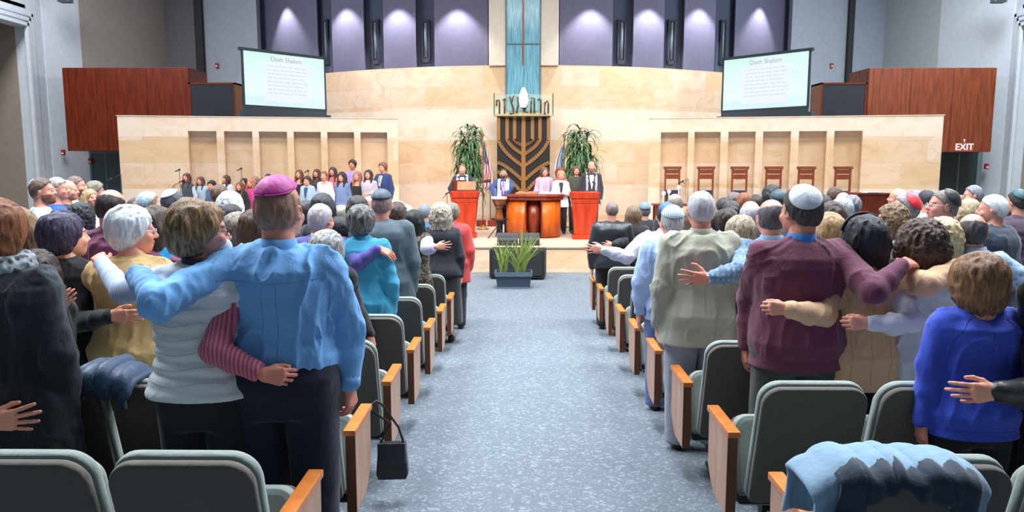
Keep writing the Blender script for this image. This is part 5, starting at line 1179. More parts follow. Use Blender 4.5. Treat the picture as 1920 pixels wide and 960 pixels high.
person(1732, 414, 3.955, 'woman in long white cardigan with wavy dark brown hair', body='f', build=1.12, hs=1.1, hair=('curly', (52, 38, 32), (104, 80, 64), .2), shirt=('cardigan', (206, 210, 218)), hem=.52, pants=TR((150, 152, 160)),
  arms=(a_((1708, 603, 3.75), (1628, 606, 3.66), (-1, 0, 0), (0, -1, .2), 1.0, .05, .2), 'down'), fold=.008)
f_cobalt = person(1840, 474, 3.15, 'short-haired brunette woman in cobalt blue sweater', body='f', build=1.12, hs=1.02, hair=('bob', (84, 54, 34), (160, 116, 78)), skin='pink', shirt=('sweater', (50, 76, 196)), hem=.82, pants=TR(JET), neck=(1.425, .10),
  arms=(a_((1742, 685, 3.15), (1728, 792, 3.12), (.15, .2, -1), (-1, -.2, 0), .4), 'front'), fold=.006)
person(2030, 400, 3.1, 'person in black at the picture edge, hand on the cobalt blue sweater', shirt=('leather', JET), arms=(a_((1960, 735, 2.95), (1870, 735, 2.88), (-1, 0, -.05), (0, -1, .2), [.3, .4, .6, .7], .2), 'down'))
f_beige = person(1316, 358, 4.92, 'man in rumpled beige suit with cropped white hair', build=1.3, hs=1.06, skin='pink', hair=('crop', (186, 184, 194), (212, 210, 218)), shirt=('blazer', (176, 174, 158)), pants=TR((158, 158, 170)), hem=.74, arms=('down', 'front'), fold=.008)
person(1448, 373, 4.92, 'balding man in blue-grey checked shirt, arm behind the beige suit', build=1.2, hs=1.06, skin='pink', hair=('fringe', (74, 68, 76), (104, 98, 104)), shirt=('shirt', (134, 164, 192), 'plaid', (104, 130, 162), .8), pants=TR(JET),
  arms=(a_((1390, 504, 4.66), (1330, 522, 4.62), (-1, 0, .02), (0, -1, .1), .12, .3, 1.2), 'front'), extras=[('watch', -1)])
person(1262, 388, 5.87, 'man in light blue shirt with pale knitted cap, beside the beige suit', build=1.25, hs=1.05, head=(0, 12), skin='pink', hair=('crop', (150, 146, 150)), hat=((196, 214, 226), 30, 62, 'stripes', (140, 160, 190)), shirt=('shirt', (168, 192, 238)), pants=TR((90, 110, 160)), hem=.80, arms=('down', 'front'), fold=.009)
person(1250, 381, 7.0, 'man in pale lavender shirt with royal blue skullcap', build=1.3, hair=('short', (44, 38, 38)), hat=((36, 96, 190), 40, 45), shirt=('shirt', (206, 204, 220)), arms=('hug', 'front'))
person(1390, 404, 5.87, 'woman with ash blonde bob beside the checked shirt', body='f', hs=1.08, hair=('bob', (112, 94, 76), (196, 182, 158)), shirt=('sweater', (40, 42, 52)), pants=TR(JET), arms=('front', 'front'))
person(1555, 398, 4.92, 'woman with long straight blonde hair', body='f', hs=1.05, hair=('long', (138, 106, 70), (204, 168, 122), .3), shirt=('sweater', (150, 110, 130)), pants=TR(JET), arms=('hug', 'front'))
person(1560, 377, 6.15, 'woman with long dark brown hair behind the blonde woman', body='f', hs=1.08, hair=('long', (46, 34, 32), (82, 64, 58), .3), shirt=('sweater', (50, 60, 50)), pants=TR(JET), arms=('front', 'front'))
person(1770, 410, 4.92, 'woman with curly pale blonde hair', body='f', hair=('curly', (186, 164, 122), (232, 214, 172), .16), shirt=('sweater', (30, 32, 38)), pants=TR(JET), arms=('front', 'front'))
person(1828, 400, 4.92, 'balding man in light blue patterned shirt', build=1.15, hs=1.08, head=(-25, 0), hair=('fringe', (52, 48, 56), (88, 84, 92)), skin='pink', shirt=('shirt', (160, 186, 222), 'floral', (120, 140, 180)), pants=TR(NAVY), arms=('hug', 'hug'))
person(1774, 356, 5.75, 'man in slate blue blazer and black skullcap with glasses, in profile', yaw=38, head=(42, -4), hs=1.02, build=1.2, hair=('crop', (104, 98, 90), (140, 134, 124)), skin='pink', hat=((16, 18, 20), 42, 50, 'fabric', None, -28), shirt=('blazer', (98, 126, 158)), pants=TR(NAVY), arms=('front', 'down'), extras=['glasses'])
person(1702, 364, 6.6, 'man in profile wearing a bright red skullcap', yaw=35, head=(45, -4), hs=1.08, build=1.1, hair=('short', (120, 118, 116), (160, 158, 156)), skin='pink', hat=((232, 36, 56), 42, 52, 'fabric', None, -28), shirt=('shirt', (170, 188, 214)), arms=('front', 'down'), pants=TR(NAVY))
person(1676, 384, 5.87, 'woman with wavy light brown hair in grey top, turned sideways', body='f', yaw=30, head=(35, 0), hair=('curly', (88, 66, 50), (150, 122, 92), .22), shirt=('sweater', (186, 194, 204)), pants=TR(JET), arms=('front', 'front'))
person(1866, 366, 6.5, 'white-haired man in dark navy jacket seen from behind', yaw=30, head=(30, 0), build=1.4, hs=1.06, skin='pink', hair=('short', (196, 200, 204), (230, 232, 234)), shirt=('coat', (36, 48, 66)), pants=TR(JET), arms=('down', 'down'))
person(1912, 357, 7.85, 'person in purple quilted jacket with teal cap at the picture edge', yaw=20, build=1.35, hair=('short', (40, 36, 38)), hat=((34, 80, 88), 30, 60), shirt=('puffer', (66, 46, 66)), pants=TR(JET), arms=('hug', 'down'))
person(1886, 386, 8.0, 'person with tousled brown hair near the side wall', body='f', hair=('pixie', (78, 62, 52)), shirt=('sweater', (44, 48, 56)), pants=TR(JET), arms=('front', 'front'))
person(1828, 348, 9.3, 'grey-haired man in profile by the white pier', yaw=40, head=(35, 0), hair=('short', (110, 110, 120), (150, 150, 160)), skin='pink', shirt=('blazer', (60, 60, 72)), pants=TR(JET))
person(1818, 372, 7.9, 'woman with straight ash blonde hair before the grey-haired man', body='f', head=(20, 0), yaw=10, hair=('long', (150, 130, 100), (196, 178, 146), .2), shirt=('sweater', (40, 44, 60)), pants=TR(JET))
person(1796, 366, 8.6, 'person with auburn hair behind the slate blue blazer', body='f', yaw=25, head=(30, 0), hair=('bob', (110, 76, 58)), shirt=('sweater', (60, 60, 70)), pants=TR(JET))
person(1740, 357, 9.0, 'man with short dark hair behind the slate blue blazer', yaw=20, hair=('short', (40, 36, 46)), shirt=('shirt', (180, 180, 190)), pants=TR(JET))
person(1686, 353, 9.6, 'bald pink-faced man beside the mahogany lectern', yaw=30, head=(30, 0), hair=('fringe', (150, 140, 140)), skin='pink', shirt=('blazer', (70, 60, 76)), pants=TR(JET))
person(1717, 357, 10.4, 'man with smooth grey hair behind the red skullcap', yaw=20, hair=('short', (120, 112, 124)), shirt=('shirt', (190, 180, 180)), pants=TR(JET))
# seams and folds sewn into the nearest clothes
seams(f_blue, 'shirt', [[(-.20, 1.375), (0, 1.36), (.20, 1.375)], [(-.028, 1.355), (-.03, 1.18), (-.04, 1.02)], [(.028, 1.355), (.03, 1.18), (.02, 1.02)], [(.225, 1.36), (.215, 1.25), (.20, 1.16)]], (84, 140, 204))
seams(f_blue, 'trousers', [[(.06, .90), (.15, .895)], [(.0, .97), (0, .82)], [(.06, .90), (.06, .88)]], (10, 14, 30))
seams(f_vest, 'vest', [[(-.17, z_), (-.06, z_-.012), (.05, z_+.006), (.16, z_)] for z_ in (.96, 1.02, 1.08, 1.14, 1.20, 1.26)]+[[(-.17, 1.33), (0, 1.315), (.17, 1.33)]], (186, 194, 204), .0016)
seams(f_maroon, 'sweater', [[(-.08, 1.44), (-.17, 1.34), (-.185, 1.2)], [(.08, 1.44), (.17, 1.34), (.185, 1.2)], [(-.2, .85), (0, .845), (.2, .85)]], (88, 38, 60))
seams(f_tan, 'jacket', [[(0, 1.36), (0, .72)], [(-.16, 1.3), (-.1, 1.1), (-.1, .72)], [(.16, 1.3), (.1, 1.1), (.1, .72)]], (170, 130, 98))
seams(f_cobalt, 'sweater', [[(-.075, 1.2), (-.14, 1.12), (-.15, 1.0)], [(.075, 1.2), (.14, 1.12), (.15, 1.0)], [(0, 1.18), (0, 1.05)], [(-.17, .73), (.17, .73)]], (28, 46, 150), .0018)
seams(f_beige, 'jacket', [[(0, 1.40), (0, .95)], [(.07, .98), (.075, .74)], [(-.17, 1.36), (-.19, 1.2), (-.185, 1.05)], [(.17, 1.36), (.19, 1.2), (.185, 1.05)]], (140, 138, 122))
# ---- mid and far, chairs side
person(1148, 378, 9.7, 'man in black leather jacket beside the aisle', build=1.25, hs=.95, skin='pink', hair=('crop', (110, 92, 92), (140, 120, 118)), shirt=('leather', (26, 30, 36)), pants=TR(JET), arms=('down', 'front'), fold=.008)
person(1188, 385, 9.9, 'woman in black with long brown hair beside the leather jacket', body='f', hair=('long', (92, 74, 58), (140, 116, 92), .3), shirt=('coat', (24, 26, 32)), pants=TR(JET), arms=(a_((1168, 452, 9.6), (1150, 459, 9.45), (-1, 0, -.1), (0, -1, .1), .2, .3), 'front'))
person(1209, 380, 10.9, 'man in dark suit with grey-blue patterned cap', hair=('crop', (90, 90, 96)), hat=((126, 146, 166), 25, 62, 'stripes', (80, 96, 120)), shirt=('blazer', (26, 32, 42)), pants=TR(JET), arms=('hug', 'hug'))
person(1265, 363, 9.2, 'bald man with grey sides near the candle lamps', head=(30, 0), hair=('fringe', (120, 112, 104)), skin='pink', shirt=('blazer', (50, 44, 56)), pants=TR(JET))
person(1288, 388, 7.9, 'woman with sandy brown hair beside the beige suit', body='f', hair=('long', (120, 98, 76), (160, 134, 104), .3), shirt=('sweater', (40, 120, 190)), pants=TR(JET))
person(1335, 392, 7.2, 'person in bright blue top mostly behind the beige suit', body='f', hair=('pixie', (60, 48, 40)), shirt=('sweater', (60, 150, 220)), pants=TR(JET))
person(1364, 391, 6.9, 'woman with short dark brown hair before the hair clip woman', body='f', hs=1.05, hair=('pixie', (34, 27, 26), (66, 52, 46)), shirt=('sweater', (34, 36, 44)), pants=TR(JET), arms=('hug', 'front'))
person(1372, 377, 7.9, 'woman with dark hair pulled back in a bun', body='f', hair=('bun', (34, 30, 34), (80, 76, 80)), shirt=('sweater', (60, 60, 70)), pants=TR(JET))
person(1358, 371, 9.0, 'person with dark cropped hair before the third tall chair', hair=('short', (44, 36, 34)), shirt=('shirt', (70, 70, 90)), pants=TR(JET))
person(1377, 361, 9.8, 'person in magenta top with greying hair', body='f', hair=('pixie', (90, 76, 74), (130, 116, 112)), shirt=('sweater', (140, 56, 100)), pants=TR(JET))
person(1396, 361, 9.6, 'woman with reddish brown hair before the third tall chair', body='f', hair=('long', (116, 64, 44), (150, 92, 62), .18), shirt=('sweater', (70, 50, 60)), pants=TR(JET))
person(1408, 376, 7.0, 'balding man with wispy white hair and navy collar', hs=1.12, skin='pink', hair=('fringe', (178, 176, 184), (210, 208, 214)), shirt=('blazer', (40, 42, 66)), pants=TR(JET), arms=('hug', 'front'))
person(1419, 365, 9.9, 'man with short dark hair before the fourth tall chair', hair=('short', (48, 38, 36)), shirt=('shirt', (120, 120, 130)), pants=TR(JET))
person(1447, 348, 9.1, 'person with bushy black curls before the fourth tall chair', body='f', head=(20, 0), hair=('curly', (24, 26, 26), (52, 56, 56), .05), shirt=('sweater', (50, 50, 56)), pants=TR(JET))
person(1461, 357, 8.2, 'man with dark teal cap beside the white skullcap', hair=('short', (60, 60, 64)), hat=((48, 72, 80), 28, 62), shirt=('shirt', (110, 120, 130)), pants=TR(JET))
person(1546, 366, 8.4, 'man with short black hair behind the long dark hair', hair=('short', (34, 30, 32)), shirt=('shirt', (100, 100, 110)), pants=TR(JET))
person(1566, 351, 10.2, 'brown-faced man in profile before the last tall chair', yaw=-60, head=(-20, 0), skin='tan', hair=('short', (70, 54, 44)), shirt=('blazer', (60, 50, 50)), pants=TR(JET))
person(1582, 360, 9.0, 'bald man with white hair before the last tall chair', skin='pink', hair=('fringe', (200, 192, 186)), shirt=('blazer', (80, 80, 90)), pants=TR(JET))
person(1580, 371, 7.1, 'person with fluffy silver hair behind the blonde woman', body='f', hair=('pixie', (140, 146, 150), (200, 204, 206)), shirt=('sweater', (150, 160, 170)), pants=TR(JET))
person(1600, 367, 8.1, 'person with dark grey hair beside the mahogany lectern', head=(-30, 0), body='f', hair=('pixie', (90, 90, 100), (140, 140, 150)), shirt=('sweater', (180, 100, 110)), pants=TR(JET))
# ---- mid and far, choir side
person(205, 355, 4.92, 'balding man in maroon shirt', build=1.2, hs=1.08, skin='pink', hair=('fringe', (36, 28, 28), (66, 52, 52)), head=(0, 8), shirt=('shirt', (112, 48, 84)), pants=TR(NAVY), arms=('hug', 'hug'), fold=.01)
person(226, 382, 5.87, 'person with brown-grey hair behind the mustard sweater', body='f', hair=('bob', (84, 72, 68), (130, 118, 112)), shirt=('sweater', (90, 60, 80)), pants=TR(JET))
person(293, 385, 4.92, 'woman in vivid turquoise top with long dark brown hair', body='f', build=1.1, hs=1.05, head=(-15, 0), hair=('long', (52, 40, 36), (96, 78, 68), .24), shirt=('sweater', (24, 158, 226)), pants=TR(JET), arms=('front', 'front'))
person(324, 357, 7.1, 'man with white skullcap and dark grey hair near the choir', hs=1.05, head=(-40, 0), skin='tan', hair=('short', (62, 62, 72), (96, 96, 106)), hat=((214, 226, 238), 28, 46, 'stripes', (170, 190, 214)), shirt=('shirt', (150, 138, 168)), pants=TR(JET), arms=('hug', 'front'))
person(279, 361, 7.8, 'woman in flowered grey headscarf', body='f', head=(-50, -12), hs=1.1, hair=('bun', (120, 90, 70)), hat=((150, 150, 164), 30, 85, 'floral', (150, 210, 226)), shirt=('sweater', (180, 140, 150)), pants=TR(JET))
person(252, 372, 8.8, 'person in navy blue behind the white-haired woman', hair=('short', (44, 40, 44)), shirt=('blazer', (20, 46, 92)), pants=TR(JET))
person(430, 361, 7.0, 'woman with fluffy bright white hair', body='f', hs=1.05, hair=('curly', (200, 208, 220), (236, 240, 246), .05), shirt=('sweater', (150, 146, 158)), pants=TR(JET))
person(433, 384, 6.6, 'person with dark hair in a low bun', body='f', head=(-25, 0), hair=('bun', (34, 28, 30)), shirt=('sweater', (60, 60, 66)), pants=TR(JET))
person(444, 398, 5.87, 'woman with straight light brown bob', body='f', hs=1.08, hair=('bob', (92, 76, 66), (170, 158, 146)), shirt=('sweater', (120, 112, 104)), pants=TR(JET), arms=('front', 'front'))
person(412, 347, 9.4, 'brown-haired person before the left choir girls', body='f', head=(-40, 0), hair=('pixie', (84, 62, 50)), shirt=('sweater', (130, 80, 80)), pants=TR(JET))
person(474, 393, 4.92, 'person with reddish dark hair beside the magenta skullcap', body='f', hair=('long', (66, 44, 38), (104, 76, 66), .24), shirt=('sweater', (90, 70, 80)), pants=TR(JET), arms=('front', 'front'))
person(604, 362, 7.1, 'woman with smooth black hair before the curly haired boy', body='f', hs=1.08, hair=('long', (20, 20, 24), (56, 60, 70), .2), shirt=('sweater', (40, 44, 50)), pants=TR(JET))
person(573, 376, 8.0, 'woman with dark greying hair and patterned scarf', body='f', hair=('bob', (36, 38, 40), (76, 80, 82)), shirt=('sweater', (40, 48, 70), 'floral', (150, 160, 170)), pants=TR(JET))
person(640, 385, 8.9, 'person with ash blonde hair before the girl in blue', body='f', hair=('bob', (120, 116, 106), (170, 166, 152)), shirt=('sweater', (170, 140, 100)), pants=TR(JET))
person(670, 366, 8.0, 'woman with dark brown hair before the girl in the black top', body='f', hs=1.1, hair=('long', (38, 34, 34), (74, 68, 66), .22), shirt=('sweater', (60, 50, 56)), pants=TR(JET))
person(692, 368, 9.5, 'pink-faced person turned sideways beside the grey suit', yaw=-40, head=(-30, 0), skin='pink', hair=('crop', (170, 130, 120)), shirt=('shirt', (200, 180, 190)), pants=TR(JET))
person(638, 405, 6.9, 'woman with long jet black hair beside the purple sweater', body='f', hs=1.08, hair=('long', (14, 14, 18), (36, 36, 44), .26), shirt=('sweater', (24, 28, 40)), pants=TR(JET))
person(600, 382, 5.87, 'bald man in purple sweater with pale blue collar', build=1.15, hs=1.08, head=(-22, 2), skin='pink', hair=('crop', (178, 168, 180), (196, 188, 198)), shirt=('sweater', (86, 80, 158)), collar=(176, 200, 228), pants=TR(NAVY),
  arms=('front', a_((672, 493, 5.72), (708, 466, 5.74), (.7, .3, -.35), (.1, -.6, .8), .35, .2)))
person(612, 432, 4.92, 'short grey-haired woman in black before the purple sweater', body='f', hs=1.05, hair=('bob', (96, 94, 96), (206, 206, 204)), shirt=('sweater', (22, 22, 28)), pants=TR(JET), arms=('front', a_((664, 565, 5.05), (694, 628, 4.95), (.2, 0, -1), (1, -.4, 0), .3)))
person(677, 385, 5.87, 'woman in long turquoise coat with short dark grey hair', body='f', build=1.22, hs=1.08, head=(-10, 0), hair=('pixie', (44, 42, 44), (142, 142, 138)), shirt=('coat', (52, 150, 190)), hem=.52, collar=(52, 150, 190), pants=TR(JET), arms=('front', 'down'), fold=.008)
person(715, 357, 6.82, 'broad man in charcoal suit with dark teal skullcap', build=1.5, hs=1.12, skin='pink', hair=('crop', (120, 100, 96)), hat=((48, 70, 86), 14, 60), shirt=('blazer', (74, 90, 100)), pants=TR(JET), arms=('front', 'down'))
person(744, 379, 8.75, 'woman with sleek brown hair and pale hairband', body='f', hs=1.1, hair=('long', (44, 32, 28), (84, 64, 54), .24), extras=['headband'], shirt=('sweater', (40, 36, 40)), pants=TR(JET))
person(775, 393, 7.95, 'woman with black hair in brown patterned jacket', body='f', hs=1.05, hair=('long', (12, 14, 16), (32, 36, 38), .22), shirt=('coat', (48, 42, 38), 'floral', (128, 110, 84), 1.5), hem=.6, pants=TR(JET), sleeve=(None, ('fabric', (186, 186, 214))),
  arms=('front', a_((800, 466, 7.75), (817, 463, 7.7), (1, 0, .08), (0, -1, .1), .15, .35)))
person(826, 382, 8.73, 'woman in black with curly grey-blonde hair', body='f', build=1.3, hs=1.15, hair=('curly', (108, 98, 88), (206, 196, 180), .17), shirt=('sweater', (22, 26, 38)), pants=('skirt', (20, 20, 28), 'fabric', None, .25), arms=('down', 'down'))
person(848, 381, 9.68, 'person in red quilted jacket beside the podium', body='f', build=1.15, hair=('pixie', (100, 90, 84), (150, 140, 130)), shirt=('puffer', (196, 60, 60)), hem=.66, pants=TR((40, 40, 60)), arms=('front', 'down'))
person(795, 383, 10.8, 'person with steel grey hair behind the curly haired woman', hair=('short', (96, 106, 118), (140, 148, 158)), shirt=('sweater', (50, 110, 150)), pants=TR(JET))
person(761, 384, 10.9, 'person with pale white hair behind the hairband woman', body='f', hair=('bob', (190, 196, 200)), shirt=('sweater', (120, 110, 110)), pants=TR(JET))
person(75, 334, 7.5, 'bearded man in white shirt by the side opening', yaw=-48, head=(-30, -3), build=1.05, hs=1.08, skin='pink', hair=('short', (66, 50, 42), (110, 90, 76)), beard=(96, 66, 50), hat=((150, 160, 165), 60, 30), shirt=('shirt', (214, 220, 232)), hem=.84, pants=TR(JET), arms=('hug', 'hip'))
person(104, 333, 8.2, 'grey-haired man in royal blue sweater', yaw=-48, head=(-28, 0), hair=('short', (130, 120, 118), (180, 172, 170)), skin='pink', shirt=('sweater', (22, 74, 146)), pants=TR(JET))
person(123, 337, 8.7, 'white-haired man in dark blazer with blue shirt', yaw=-60, head=(-20, 0), hair=('fringe', (200, 196, 196)), skin='pink', shirt=('blazer', (22, 34, 48)), extras=[('front', (60, 120, 200))], pants=TR(JET))
person(139, 330, 9.2, 'man with cropped hair and beard in white shirt', yaw=-60, head=(-10, 0), hair=('crop', (100, 76, 70)), beard=(80, 56, 50), skin='pink', shirt=('shirt', (206, 220, 232)), pants=TR(JET))
person(167, 354, 9.2, 'blonde child turned towards the camera', body='g', yaw=-120, hair=('long', (150, 120, 90), (190, 158, 120), .2), skin='pink', shirt=('sweater', (200, 190, 184)), pants=TR(JET))
person(176, 341, 10.2, 'person with grey-brown hair behind the blonde child', yaw=-60, hair=('thick', (110, 100, 88), (160, 150, 134)), skin='pink', shirt=('sweater', (170, 140, 110)), pants=TR(JET))
person(151, 381, 6.9, 'person with bushy black hair before the blonde child', body='f', hair=('curly', (16, 20, 26), (40, 46, 54), .1), shirt=('sweater', (24, 30, 44)), pants=TR(JET))
# ---- choir
def ch(px, top, Y, lab, **k):
    k.setdefault('skin', 'pink'); k.setdefault('yaw', 168); k.setdefault('arms', ('down', 'down')); k.setdefault('pants', TR((40, 44, 60))); k.setdefault('lod', 3)
    return person(px, top, Y, lab, zf=STAGE, group='children\'s choir on the stage', **k)
BR = (64, 40, 32)
ch(350, 324, 18.6, 'choir girl in white cardigan over dark grey dress', body='g', hair=('long', BR, (96, 62, 50), .28), shirt=('dress', (62, 72, 80)), sleeve=(('fabric', (200, 210, 226)), ('fabric', (200, 210, 226))), pants=('skirt', (62, 72, 80), 'fabric', None, .4))
ch(376, 331, 18.8, 'choir girl with brown hair in flowered blouse and pale jacket', body='g', hair=('long', BR, (100, 70, 56), .24), shirt=('cardigan', (170, 190, 210)), pants=('skirt', (110, 90, 110), 'floral', (60, 60, 80), .4))
ch(397, 339, 18.3, 'choir boy with black hair in denim jacket', body='c', hair=('thick', (24, 22, 22)), shirt=('sweater', (60, 90, 130)))
ch(424, 328, 19.2, 'choir girl in white jacket looking to the side', body='g', head=(-25, 0), hair=('long', (52, 32, 26), (90, 56, 44), .28), shirt=('cardigan', (206, 214, 226)))
ch(450, 341, 18.2, 'choir girl with auburn hair in black top', body='g', hair=('long', (104, 56, 40), (140, 82, 58), .25), shirt=('sweater', (20, 34, 34)))
ch(458, 334, 19.3, 'choir child with black hair behind the auburn girl', body='g', hair=('bob', (26, 20, 20)), shirt=('sweater', (40, 40, 44)))
ch(470, 335, 18.4, 'choir girl in bright pink dress', body='g', hair=('long', (150, 96, 66), (186, 130, 90), .24), shirt=('dress', (214, 60, 140)), pants=('skirt', (214, 60, 140), 'fabric', None, .5))
ch(478, 330, 19.6, 'choir child with pale brown hair behind the pink dress', body='g', hair=('bob', (130, 106, 94)), shirt=('sweater', (70, 74, 86)))
ch(493, 333, 18.6, 'choir girl with dark hair beside the navy capped boy', body='g', hair=('long', BR, None or (96, 62, 50), .2), shirt=('sweater', (90, 90, 130)))
ch(503, 326, 19.3, 'choir boy with navy cap behind the magenta skullcap', body='c', hair=('short', BR), hat=((52, 66, 110), 10, 60), shirt=('sweater', (80, 80, 110)))
ch(561, 318, 18.9, 'choir girl in black velvet top with brown hair', body='g', hair=('long', (72, 46, 36), (112, 74, 56), .26), shirt=('dress', (24, 22, 30)), neck=(1.36, .12))
ch(576, 331, 18.3, 'choir boy with curly dark hair in pale blue jacket', body='c', hair=('thick', (46, 30, 26)), shirt=('cardigan', (156, 182, 210)), extras=[('front', (40, 60, 100))])
ch(594, 317, 19.3, 'choir girl with dark brown hair behind the white dress', body='g', hair=('long', (50, 32, 28), (84, 56, 46), .26), shirt=('sweater', (60, 50, 56)))
ch(608, 321, 18.5, 'young woman in white dress with hair pinned up', body='f', hair=('bun', (120, 70, 48)), shirt=('dress', (228, 228, 234)), pants=('skirt', (228, 228, 234), 'fabric', None, .2), neck=(1.38, .13))
ch(624, 313, 19.4, 'young woman in coral top with long dark hair', body='f', hair=('long', (40, 28, 28), (72, 52, 46), .3), shirt=('sweater', (200, 96, 100)))
ch(641, 323, 18.5, 'young woman in light blue dress with dark curls', body='f', hair=('curly', (34, 24, 28), (64, 48, 48), .24), shirt=('dress', (112, 134, 178)), pants=('skirt', (112, 134, 178), 'fabric', None, .25), neck=(1.41, .1))
ch(661, 300, 19.6, 'tall young man in lilac shirt', hair=('thick', (40, 26, 24)), shirt=('shirt', (160, 138, 196)), skin='tan')
ch(670, 321, 18.5, 'young woman in black top with light brown hair', body='f', hair=('long', (130, 84, 60), (176, 124, 90), .26), shirt=('dress', (22, 20, 28)), pants=('skirt', (22, 20, 28), 'fabric', None, .3), neck=(1.36, .12))
ch(691, 318, 18.4, 'young woman in grey-pink cardigan with very long dark hair', body='f', hair=('long', (34, 24, 26), (64, 46, 44), .38), shirt=('cardigan', (176, 166, 176)), hem=.5, arms=('front', 'down'))
ch(718, 305, 18.8, 'young man in navy suit with dark tie', yaw=150, hair=('thick', (110, 62, 50), (150, 92, 72)), shirt=('blazer', (40, 58, 108)), pants=TR((44, 62, 112)), extras=[('front', (235, 238, 245), (30, 36, 60))], arms=('down', 'hip'))
# ---- clergy and readers
def cl(px, top, Y, lab, **k):
    k.setdefault('skin', 'pink'); k.setdefault('yaw', 180); k.setdefault('lod', 2); return person(px, top, Y, lab, zf=STAGE, **k)
cl(867, 308, 18.5, 'man playing guitar in white prayer shawl and dark suit', shirt=('blazer', (40, 46, 70)), hair=('crop', (110, 80, 66)), extras=[('front', (235, 235, 240)), ('tallit', (235, 234, 240), (100, 90, 170))], pants=TR((30, 32, 44)), arms=('guitar', 'guitar'))
g_ = at(862, 347, 18.28); e = empty('guitar', tuple(g_), R(180), label='dark red-brown guitar held by the man in the white prayer shawl', cat='guitar')
def gt(mb): mb.v = [tuple(Matrix.Rotation(R(-8), 4, 'Y') @ Vector(p)) for p in mb.v]; return mb
out = [(.0+.20*math.cos(t)*(1)+.0, (.155+.03*math.cos(2*t)-.02*math.cos(t))*math.sin(t)) for t in [i*2*math.pi/28 for i in range(28)]]
gt(MB().prism([(p[0], p[1]) for p in out], -.045, .045, 'y', True)).build('body', M('wood', (110, 46, 30), (80, 30, 20), rough=.25), e, bevel=.006)
gt(MB().box((.17, .03, -.025), (.62, .055, .025))).build('neck', M('wood', (70, 42, 28)), e)
gt(MB().box((.62, .03, -.04), (.76, .05, .04))).build('headstock', M('wood', (60, 34, 22)), e)
gt(MB().lathe([(0, .046), (.045, .046), (.045, .049), (0, .049)], 16, (.03, 0, 0))).build('sound_hole', DARK, e)
e.rotation_euler = (0, 0, 0)
cl(944, 317, 18.25, 'man in blue suit and dark skullcap looking down at the drum', head=(0, -32), shirt=('blazer', (44, 66, 124)), hair=('short', (40, 36, 38)), hat=((56, 66, 84), -12, 55), skin='tan', beard=(80, 60, 54), extras=[('front', (200, 150, 190), (150, 80, 130)), ('tallit', (225, 230, 240), (90, 120, 190))], pants=TR((30, 36, 60)),
   arms=(a_((958, 352, 18.05), (943, 371, 17.85), (-.2, -.8, -.4), (0, -.3, 1)), a_((921, 352, 18.1), (930, 372, 17.85), (.2, -.8, -.4), (0, -.3, 1))))
cl(1021, 313, 19.0, 'woman in pink jacket with blue and white shawl', body='f', head=(15, 0), hair=('long', (84, 52, 42), (120, 82, 64), .12), shirt=('blazer', (220, 160, 196)), extras=[('tallit', (104, 126, 184), (210, 216, 232))], pants=TR((30, 30, 40)), arms=('down', 'front'))
cl(1052, 320, 18.8, 'woman in white jacket over black with short sandy red hair', body='f', hair=('bob', (176, 116, 88), (206, 150, 116)), shirt=('cardigan', (226, 230, 238)), extras=[('front', (24, 24, 30)), ('scarf', (226, 230, 238), (210, 215, 230))], pants=TR((24, 24, 30)), arms=('front', 'front'))
cl(1049, 314, 19.8, 'person with dark red hair behind the woman in white jacket', body='f', hair=('curly', (120, 52, 40), (150, 80, 58), .08), shirt=('sweater', (150, 100, 80)), pants=TR(JET))
cl(1081, 311, 18.9, 'woman in dark olive cowl-neck sweater', body='f', build=1.15, hair=('bob', (70, 52, 44), (104, 80, 66)), shirt=('sweater', (66, 66, 52)), collar=(66, 66, 52), pants=TR(JET), arms=('down', 'down'))
cl(1109, 303, 18.7, 'bald bearded man in dark suit with silver shawl', build=1.1, hair=('crop', (170, 130, 116)), beard=(120, 96, 88), shirt=('blazer', (46, 46, 58)), extras=[('front', (210, 214, 226)), ('scarf', (190, 190, 204), (150, 150, 170))], pants=TR((38, 38, 48)), arms=('down', 'down'))
# ============================================================ things on and by the seats
def drape(name, x, Yb, zfl, m, lab, cat, wd=.5, over_f=.28, over_b=.2, seed=1, top=.905, ph=.012, thick=.03, shape=None, parts=None):
    """cloth lying over a seat back: profile runs up the front, over the top, down the rear; gathered into lobes"""
    e = empty(name, (x, Yb, zfl), label=lab, cat=cat); nu, nv = 64, 40; vs_ = []
    P = np.zeros((nu+1, nv+1, 3))
    for i in range(nu+1):
        u = i/nu*2-1
        ob = over_b*(shape(u) if shape else (1-.55*u*u))+.03*_vn(np.array([[u*3.1, seed, 0.]]))[0]
        of = over_f*(1-.3*u*u)
        for j in range(nv+1):
            t = j/nv*(of+ob+.16)-of-.08          # arc length: <-.08 front, >.08 rear
            zt = top-.035*abs(u)**5*2
            if t < -.08: y, z = .085, zt-(-.08-t)
            elif t > .08: y, z = -.085, zt-(t-.08)
            else: a = t/.08*math.pi/2; y, z = -.085*math.sin(a), zt+.035*math.cos(a)
            lean_ = -(z-.3)*.277; xx = u*wd/2
            f1 = _vn(np.array([[u*5+seed, t*5, seed*.7]]))[0]; f2 = _vn(np.array([[u*11, t*9+seed, 2.]]))[0]
            k_ = (.022+.05*max(0, abs(t)-.08))*f1+.008*f2
            P[i, j] = (xx+.02*f1, y+(-1 if t > 0 else 1)*(abs(k_)+ph)+lean_+.02, z+.012*f2+.012*f1)
    mb = MB(); idx = lambda i, j: i*(nv+1)+j
    mb.add(P.reshape(-1, 3), [(idx(i, j), idx(i+1, j), idx(i+1, j+1), idx(i, j+1)) for i in range(nu) for j in range(nv)], True)
    return e, mb, P
